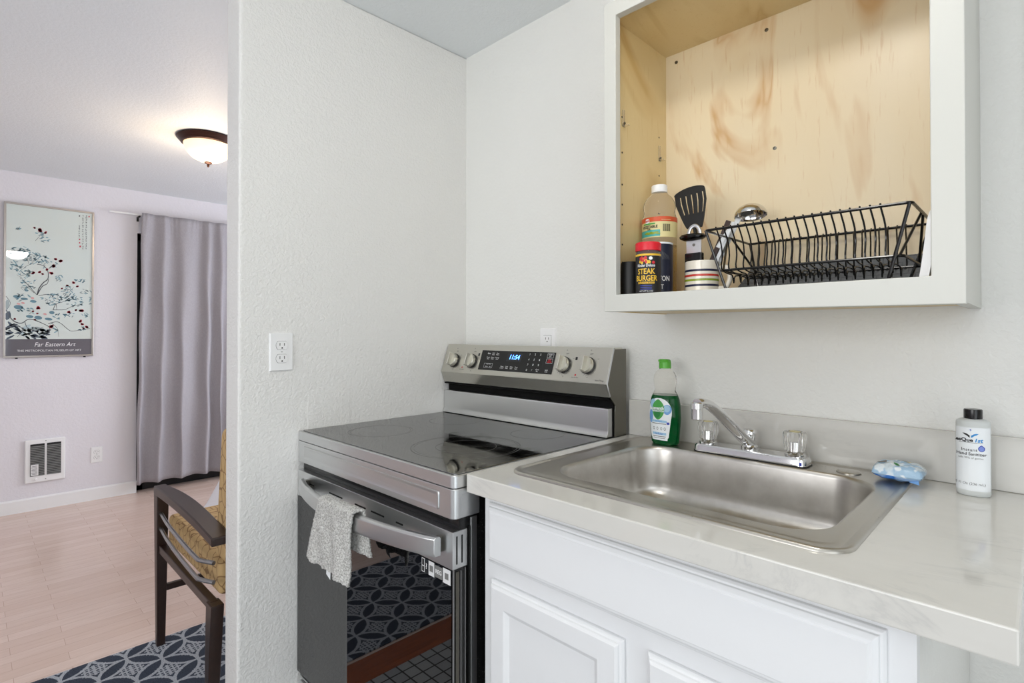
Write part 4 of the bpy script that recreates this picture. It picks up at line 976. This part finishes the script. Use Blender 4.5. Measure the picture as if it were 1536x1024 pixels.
for x, z in ((0.900, 1.955), (1.138, 1.950), (1.156, 1.656)):
    MB().lathe([(0.0045, 0), (0.0042, 0.0015), (0.0015, 0.0018), (0.0012, 0.0006)], (x, BK, z), 'steel_dark', 14, rb).build('screw', bp)

# ------------------------------------------------------------------ things in the wall cabinet
S = SH+0.0005
t = thing('pepper_grinder', 'matte black cylinder at the cabinet\'s left end beside the seasoning jar', 'grinder', (0.899, -0.243, S))
MB().lathe([(0.0215, 0), (0.0232, 0.002), (0.0236, 0.045), (0.0225, 0.086), (0.0205, 0.0885), (0.001, 0.089)], (0.899, -0.243, S), 'black_plastic', 32).build('grinder_body', t, smooth=40)

JX, JY = 0.964, -0.270
def cyl_f(cx, cy, r, rot=0.0):
    return lambda u, z, h=0.0005: (cx+(r+h)*sin(u/r+rot), cy-(r+h)*cos(u/r+rot), S+z)
t = thing('seasoning_jar', 'clear steak seasoning jar with red lid and black label', 'jar', (JX, JY, S))
MB().lathe([(0.026, 0), (0.0278, 0.002), (0.0278, 0.098), (0.0265, 0.104), (0.0235, 0.107)], (JX, JY, S), 'clear_plastic', 40, cap=True).build('jar_body', t, smooth=40)
MB().lathe([(0.0262, 0.001), (0.0262, 0.092), (0.001, 0.092)], (JX, JY, S), 'seasoning', 32).build('contents', t, smooth=40)
rings = [[(JX+r*(1-0.015*(k % 2))*cos(2*PI*k/64), JY+r*(1-0.015*(k % 2))*sin(2*PI*k/64), S+z) for k in range(64)] for r, z in ((0.0285, 0.105), (0.0292, 0.107), (0.0292, 0.122), (0.0275, 0.1245), (0.002, 0.125))]
MB().loft(rings, 'red_cap').build('lid', t, smooth=50)
fj = cyl_f(JX, JY, 0.0280, 0.35)
lb = MB().grid(lambda u, v: fj((u*2-1)*0.052, 0.008+v*0.084), 40, 1, 'black_print').grid(lambda u, v: fj((u*2-1)*0.052, 0.0925+v*0.0045, 0.0007), 40, 1, 'yellow_print').build('label', t, smooth=180, fixn=False)
m = MB(); random.seed(8)
for k in range(14):
    disc(m, fj, random.uniform(-0.017, 0.017), 0.076+random.uniform(0, 0.012), random.uniform(0.002, 0.0045), random.uniform(0.003, 0.005), random.choice(['red_print', 'orange_print', 'label_white', 'yellow_print']), 0.0008+k*0.00005, 8)
m.text('Kinder Deluxe', 0.0090, lambda x, y: fj(x, 0.0700+y, 0.0016), 'white_print', bold=0.0002, sx=0.75); m.text('STEAK', 0.0175, lambda x, y: fj(x, 0.0560+y, 0.0012), 'yellow_print', bold=0.0004, sx=0.78); m.text('BURGER', 0.0175, lambda x, y: fj(x, 0.0405+y, 0.0012), 'yellow_print', bold=0.0004, sx=0.78)
m.grid(lambda u, v: fj(-0.019+u*0.038, 0.0285+v*0.0045, 0.0009), 16, 1, 'yellow_print'); m.text('SEASONED BLEND', 0.0042, lambda x, y: fj(x, 0.0308+y, 0.0012), 'black_print')
for i in range(3): m.grid(lambda u, v: fj(-0.013+u*0.026, 0.0235-i*0.004+v*0.0014, 0.0009), 8, 1, 'royal_blue')
m.text('NET WT 5.4 OZ', 0.0045, lambda x, y: fj(x, 0.0115+y, 0.0009), 'white_print'); m.build('lettering', lb, smooth=0, fixn=False)

TX, TY, TR = 0.953, -0.206, 0.0350
t = thing('salt_canister', 'round navy blue salt canister behind the seasoning jar', 'canister', (TX, TY, S))
MB().lathe([(TR-0.001, 0), (TR, 0.001), (TR, 0.126), (TR-0.001, 0.127)], (TX, TY, S), 'salt_blue', 48).build('tube', t, smooth=40)
MB().lathe([(TR-0.002, 0.1268), (TR+0.0003, 0.1272), (TR+0.0003, 0.131), (TR-0.0015, 0.1315), (TR-0.003, 0.129), (0.001, 0.129)], (TX, TY, S), 'label_white', 48).build('lid', t, smooth=40)
ft = cyl_f(TX, TY, TR, 0.55); m = MB()
m.text('MORTON', 0.0165, lambda x, y: ft(x*0.8-0.001, 0.0445+y, 0.0005), 'white_print', bold=0.0003); m.text('SALT', 0.0150, lambda x, y: ft(x*0.85-0.002, 0.0250+y, 0.0005), 'white_print')
m.text('THIS SALT DOES NOT SUPPLY IODIDE', 0.0045, lambda x, y: ft(x, 0.0095+y, 0.0005), 'white_print')
disc(m, ft, -0.014, 0.084, 0.014, 0.017, 'umbrella_violet', 0.0005); disc(m, ft, -0.013, 0.082, 0.0115, 0.014, 'salt_blue', 0.0007)
drs = [(-0.018, 0.093), (-0.008, 0.093), (-0.005, 0.078), (-0.010, 0.060), (-0.016, 0.066)]
m.flat(drs, lambda x, y: ft(x, y, 0.0009), 'yellow_print')
for i in range(7): m.flat([(0.004+i*0.003, 0.112-i*0.002), (0.0047+i*0.003, 0.112-i*0.002), (0.0095+i*0.003, 0.090), (0.0090+i*0.003, 0.090)], lambda x, y: ft(x, y, 0.0006), 'grey_print')
m.build('printing', t, smooth=0, fixn=False)

OX, OY = 0.917, -0.1340
op = [(0.038, 0), (0.0425, 0.004), (0.0430, 0.100), (0.0430, 0.207), (0.0420, 0.211), (0.0385, 0.219), (0.0385, 0.226), (0.0405, 0.237), (0.0380, 0.249), (0.0300, 0.263), (0.0200, 0.271), (0.0185, 0.276)]
t = thing('cooking_oil_bottle', 'tall clear bottle of vegetable oil with white cap and red banded label', 'bottle', (OX, OY, S))
def oil(z0, z1, sh, n=40):
    rings = []
    for i in range(n+1):
        z = z0+(z1-z0)*i/n; r = prof_at(op, z)-sh; w_ = 0.03 if z > 0.19 and z < 0.26 else 0.0
        rings.append([(OX+r*(1-w_*(k % 2))*cos(2*PI*k/56), OY+r*(1-w_*(k % 2))*sin(2*PI*k/56), S+z) for k in range(56)])
    return rings
MB().loft(oil(0, 0.276, 0), 'clear_plastic').build('bottle_body', t, smooth=60)
MB().loft(oil(0.003, 0.138, 0.0012, 14), 'oil_liquid').build('oil', t, smooth=60)
rings = [[(OX+r*(1-0.012*(k % 2))*cos(2*PI*k/64), OY+r*(1-0.012*(k % 2))*sin(2*PI*k/64), S+z) for k in range(64)] for r, z in ((0.0195, 0.2745), (0.0200, 0.276), (0.0200, 0.291), (0.0190, 0.293), (0.001, 0.2935))]
MB().loft(rings, 'white_plastic').build('cap', t, smooth=50)
fo_ = cyl_f(OX, OY, 0.0433, 0.2)
fo = lambda u, z, h=0.0005: fo_(u, z+0.0215, h)
lb = MB().grid(lambda u, v: fo((u*2-1)*0.085, 0.134+v*0.051), 50, 1, 'label_cream').grid(lambda u, v: fo((u*2-1)*0.085, 0.173+v*0.012, 0.0008), 50, 1, 'orange_print').grid(lambda u, v: fo(-0.060+u*0.075, 0.1365+v*0.016, 0.0008), 30, 1, 'teal_print').build('label', t, smooth=180, fixn=False)
m = MB(); disc(m, fo, -0.018, 0.1755, 0.007, 0.006, 'label_white', 0.0011); m.text('S&W', 0.0065, lambda x, y: fo(-0.018+x, 0.1755+y, 0.0014), 'red_print', bold=0.0003)
m.text('VEGETABLE', 0.0095, lambda x, y: fo(-0.013+x, 0.1605+y, 0.0012), 'black_print', bold=0.0003, sx=0.9); m.text('OIL', 0.006, lambda x, y: fo(-0.013+x, 0.1545+y, 0.0012), 'black_print', bold=0.0002)
m.grid(lambda u, v: fo(-0.031+u*0.034, 0.1665+v*0.0035, 0.001), 12, 1, 'leaf_green')
for k in range(9): disc(m, fo, -0.022+k*0.004, 0.1445+0.002*sin(k*2.1), 0.006, 0.0018, 'stripe_green', 0.0011+k*0.00003, 8)
for k in range(11): m.grid(lambda u, v: fo(0.022+k*0.0017+u*(0.0008 if k % 3 else 0.0012), 0.148+v*0.018, 0.001), 1, 1, 'black_print')
m.grid(lambda u, v: fo(0.018+u*0.024, 0.1765+v*0.001, 0.001), 8, 1, 'label_cream'); m.build('lettering', lb, smooth=0, fixn=False)

# striped crock with the utensils standing in it
MX, MY, MR = 1.046, -0.170, 0.0375
t = thing('striped_mug', 'cream mug with navy, red and green stripes holding kitchen tools', 'mug', (MX, MY, S))
mug = MB().lathe([(MR-0.003, 0), (MR, 0.003), (MR, 0.081), (MR-0.0012, 0.083), (MR-0.003, 0.0815), (MR-0.004, 0.076), (MR-0.004, 0.006), (0.001, 0.005)], (MX, MY, S), 'stoneware', 48)
for z, mt in ((0.058, 'navy'), (0.0465, 'stripe_red'), (0.036, 'stripe_green'), (0.0235, 'navy')):
    mug.lathe([(MR+0.0001, z), (MR+0.0004, z+0.0004), (MR+0.0004, z+0.0046), (MR+0.0001, z+0.005)], (MX, MY, S), mt, 48, cap=False)
mug.build('mug_body', t, smooth=40)
MB().tube(bez([(MX+0.035, MY+0.012, S+0.066), (MX+0.050, MY+0.018, S+0.068), (MX+0.058, MY+0.021, S+0.045), (MX+0.050, MY+0.018, S+0.022), (MX+0.035, MY+0.012, S+0.020)], 6), 0.0055, 'stoneware', 12).build('handle', t)
# slotted turner
t = thing('slotted_turner', 'black slotted plastic turner standing in the striped mug', 'spatula', (MX-0.008, MY+0.018, S+0.012))
TYc = MY+0.022
def trn(u, v):      # blade outline: fan shape, u across, v up
    cx = 1.018-0.018*v; wd = (0.019+0.020*min(1, v*1.5)**0.8)
    return (cx+(u*2-1)*wd, TYc+0.010*v, 1.463+v*0.098+0.010*(u-0.6)*v+(0.006*math.sqrt(max(0, 1-(u*2-1)**2)) if v > 0.95 else 0)-(0.004*(u*2-1)**2 if v > .95 else 0))
NU, NV = 44, 30; vs = []; fs = []; idx = {}
def vid(i, j):
    if (i, j) not in idx: idx[(i, j)] = len(vs); vs.append(trn(i/NU, j/NV))
    return idx[(i, j)]
for i in range(NU):
    for j in range(NV):
        u, v = (i+.5)/NU, (j+.5)/NV; sl = (u*NU-4)/8.0
        if 0.36 < v < 0.86 and 0 <= sl < 5 and 0.32 < (sl % 1) < 0.68: continue
        fs.append((vid(i, j), vid(i+1, j), vid(i+1, j+1), vid(i, j+1)))
MB().add(vs, fs, 'black_plastic').build('blade', t, smooth=60, solid=0.003)
MB().tube([(MX-0.006, MY+0.016, S+0.012), (1.028, TYc-0.003, 1.40), (1.019, TYc, 1.467)], [0.006, 0.006, 0.008], 'black_plastic', 10, ell=0.6).build('handle', t)
# steel and black tool with oval guard
t = thing('kitchen_tool', 'steel strip tool with black oval guard and base, standing in the striped mug', 'kitchen tool', (1.036, MY-0.016, S+0.012))
KY = MY-0.016
MB().box(1.0145, 1.0570, KY-0.007, KY+0.007, S+0.035, S+0.1035, 'black_gloss').box(1.018, 1.053, KY-0.006, KY+0.006, S+0.006, S+0.036, 'black_gloss').build('handle', t, smooth=0, bevel=0.003)
MB().box(1.0170, 1.0530, KY-0.0012, KY+0.0012, S+0.1025, S+0.134, 'steel_brushed').build('strip', t, smooth=0)
MB().lathe([(0.0035, 0.0013), (0.0035, 0.0022), (0.0015, 0.0024)], (1.0355, KY, S+0.122), 'steel_dark', 12, rb).build('rivet', t)
MB().lathe([(0.001, 0.132), (0.020, 0.133), (0.030, 0.138), (0.0315, 0.142), (0.028, 0.146), (0.010, 0.149), (0.001, 0.149)], (1.032, KY, S), 'black_gloss', 40, ell=0.75).build('guard', t)
MB().tube([(1.036+0.014*cos(a), KY, S+0.147+0.020*sin(a)) for a in [i*PI/16 for i in range(17)]], 0.0028, 'steel_brushed', 8, ell=1.6).build('loop', t)
# ladle leaning right
t = thing('ladle', 'stainless steel soup ladle leaning right out of the striped mug', 'ladle', (MX, MY, S+0.010))
lx, ly, lz = 1.138, -0.115, 1.4785
rings = []
for i in range(9):
    a = i*PI/2/8; r, z = 0.0355*sin(a+0.001), 0.028*cos(a)
    rings.append((r, z))
prof = rings+[(0.0345, -0.0005)]+[(0.0335*sin(a+0.001), 0.0260*cos(a)) for a in [i*PI/2/8 for i in range(8, -1, -1)]]
Rl = Matrix.Rotation(math.radians(-6), 3, 'Y') @ Matrix.Rotation(math.radians(-8), 3, 'X')
MB().lathe(prof, (lx, ly, lz), 'chrome', 36, Rl, cap=False).build('bowl', t, smooth=50)
def strap(p0, p1, w_, th, mat, name, t, nrm=(0, -1, 0)):
    p0, p1 = Vector(p0), Vector(p1); d_ = (p1-p0).normalized(); n2 = Vector(nrm); n2 = (n2-d_*n2.dot(d_)).normalized(); s_ = d_.cross(n2)
    rings = [[p+s_*a*w_+n2*b*th for a, b in ((-1, -1), (1, -1), (1, 1), (-1, 1))] for p in (p0, p1)]
    return MB().loft(rings, mat).build(name, t, smooth=0, bevel=min(w_, th)*0.5)
strap((MX+0.002, MY+0.004, S+0.009), (1.117, ly-0.012, 1.4775), 0.0065, 0.0018, 'steel_brushed', 'handle', t)
t = thing('kitchen_tongs', 'brown and steel tongs leaning right between mug and dish rack', 'tongs', (MX, MY, S+0.008))
strap((MX+0.008, MY-0.012, S+0.009), (1.115, MY+0.015, 1.4620), 0.0042, 0.0016, 'steel_brushed', 'arm', t)
strap((MX-0.004, MY-0.010, S+0.009), (1.101, MY+0.022, 1.4680), 0.0055, 0.003, 'brown_handle', 'arm', t)
strap((1.083, MY+0.004, 1.405), (1.109, MY+0.012, 1.448), 0.0055, 0.0026, 'steel_brushed', 'grip_plate', t)
t = thing('wooden_spoon', 'short brown handled utensil in the striped mug behind the tongs', 'spoon', (MX, MY, S+0.008))
strap((MX-0.006, MY+0.020, S+0.008), (1.086, MY+0.030, 1.415), 0.007, 0.003, 'brown_handle', 'handle', t)
strap((MX-0.006, MY+0.020, S+0.008), (MX-0.010, MY+0.021, S+0.012), 0.004, 0.002, 'steel_dark', 'head', t)

# ------------------------------------------------------------------ dish rack
SM = S+0.0032
t = thing('dish_rack', 'black wire dish drying rack filling the right of the cabinet', 'dish rack', (1.28, -0.15, SM))
RX0, RX1, RY0, RY1, RZT, RZB = 1.102, 1.460, -0.272, -0.026, 1.428, 1.342
LX0, LX1, LY0, LY1 = 1.134, 1.440, -0.255, -0.050
wr = 0.0024
m = MB()
m.tube([(a, b, RZT) for a, b in rrect(RX0, RX1, RY0, RY1, 0.008, 3)], 0.0028, 'black_gloss', 8, closed=True).build('top_rail', t)
MB().tube([(a, b, RZB) for a, b in rrect(LX0-0.006, LX1+0.006, LY0, LY1, 0.008, 3)], 0.0026, 'black_gloss', 8, closed=True).build('lower_rail', t)
for x, xt, xb in ((0, RX0, 1.142), (1, RX1-0.006, 1.424)):
    MB().tube([(xt+(0.003 if x else 0.001), RY0, RZT), (xb, RY0+0.012, SM+0.0028), (xb, -0.075, SM+0.0028), (xt+(0.003 if x else 0.001), RY1, RZT)], 0.0029, 'black_gloss', 8).build('leg', t)
    MB().tube([(xt+(0.004 if x else 0.002), (RY0+RY1)/2-0.01, RZT), (LX1 if x else LX0, LY0, RZB)], wr, 'black_gloss', 8).build('brace', t)
    MB().tube([(xt+(0.004 if x else 0.002), (RY0+RY1)/2+0.01, RZT), (LX1 if x else LX0, LY1, RZB)], wr, 'black_gloss', 8).build('brace', t)
N = 20
for i in range(N):
    x = RX0+0.024+i*(0.290/(N-1))
    pts = [(x, RY0-0.002, RZT+0.004), (x, RY0+0.006, RZT-0.004), (x+0.004, RY0+0.015, RZT-0.030), (x+0.004, LY0+0.004, RZB+0.030), (x+0.004, LY0, RZB+0.004)]
    fl = [(x+0.004, LY0+0.03, RZB-0.004), (x+0.004, LY0+0.055, RZB-0.006), (x+0.004, LY0+0.064, RZB-0.022), (x+0.004, LY0+0.073, RZB-0.006), (x+0.004, LY1-0.07, RZB-0.006), (x+0.004, LY1-0.061, RZB-0.022), (x+0.004, LY1-0.052, RZB-0.006), (x+0.004, LY1, RZB-0.002)]
    bk_ = [(x+0.004, LY1-0.002, RZB+0.03), (x+0.002, RY1-0.014, RZT-0.028), (x, RY1-0.006, RZT-0.004), (x, RY1+0.002, RZT+0.004)]
    MB().tube(bez(pts+fl+bk_, 3), 0.0016, 'black_gloss', 6).build('plate_wire', t)
# drain mat: flat under the rack, its back edge curling up the cabinet back
prof = [(-0.262, 0.0), (-0.12, 0.0), (-0.060, 0.002), (-0.036, 0.010), (-0.024, 0.028), (-0.0185, 0.050), (-0.0165, 0.076)]
def matp(u, v):
    k = v*(len(prof)-1); i = min(int(k), len(prof)-2); k -= i
    y, z = (prof[i][j]*(1-k)+prof[i+1][j]*k for j in (0, 1)); w0 = 1.100 if v < 0.33 else (1.100-0.045*min(1, (v-0.33)/0.15) if v < 0.5 else 1.055+0.048*(v-0.5)/0.5)
    return (w0+u*(1.462-w0), y, S+0.0015+z)
tag(MB().grid(matp, 24, 30, 'drain_mat').build('drain_mat', smooth=60, solid=0.003), 'dark grey woven textured mat under and behind the black dish rack', 'mat')
# white plastic board at the right end
t = thing('cutting_board', 'white curved plastic board standing between dish rack and cabinet side', 'cutting board', (1.486, -0.16, S))
rings = []
for i in range(15):
    k = i/14; z = S+k*0.135; xo = 1.4665+0.016*k**0.7; hw = 0.095*math.sqrt(max(0.02, 1-max(0, (k-0.7)/0.3)**2))
    rings.append([(xo, -0.178-hw, z), (xo+0.013, -0.178-hw, z), (xo+0.013, -0.178+hw, z), (xo, -0.178+hw, z)])
MB().loft(rings, 'white_plastic').build('board', t, smooth=60)
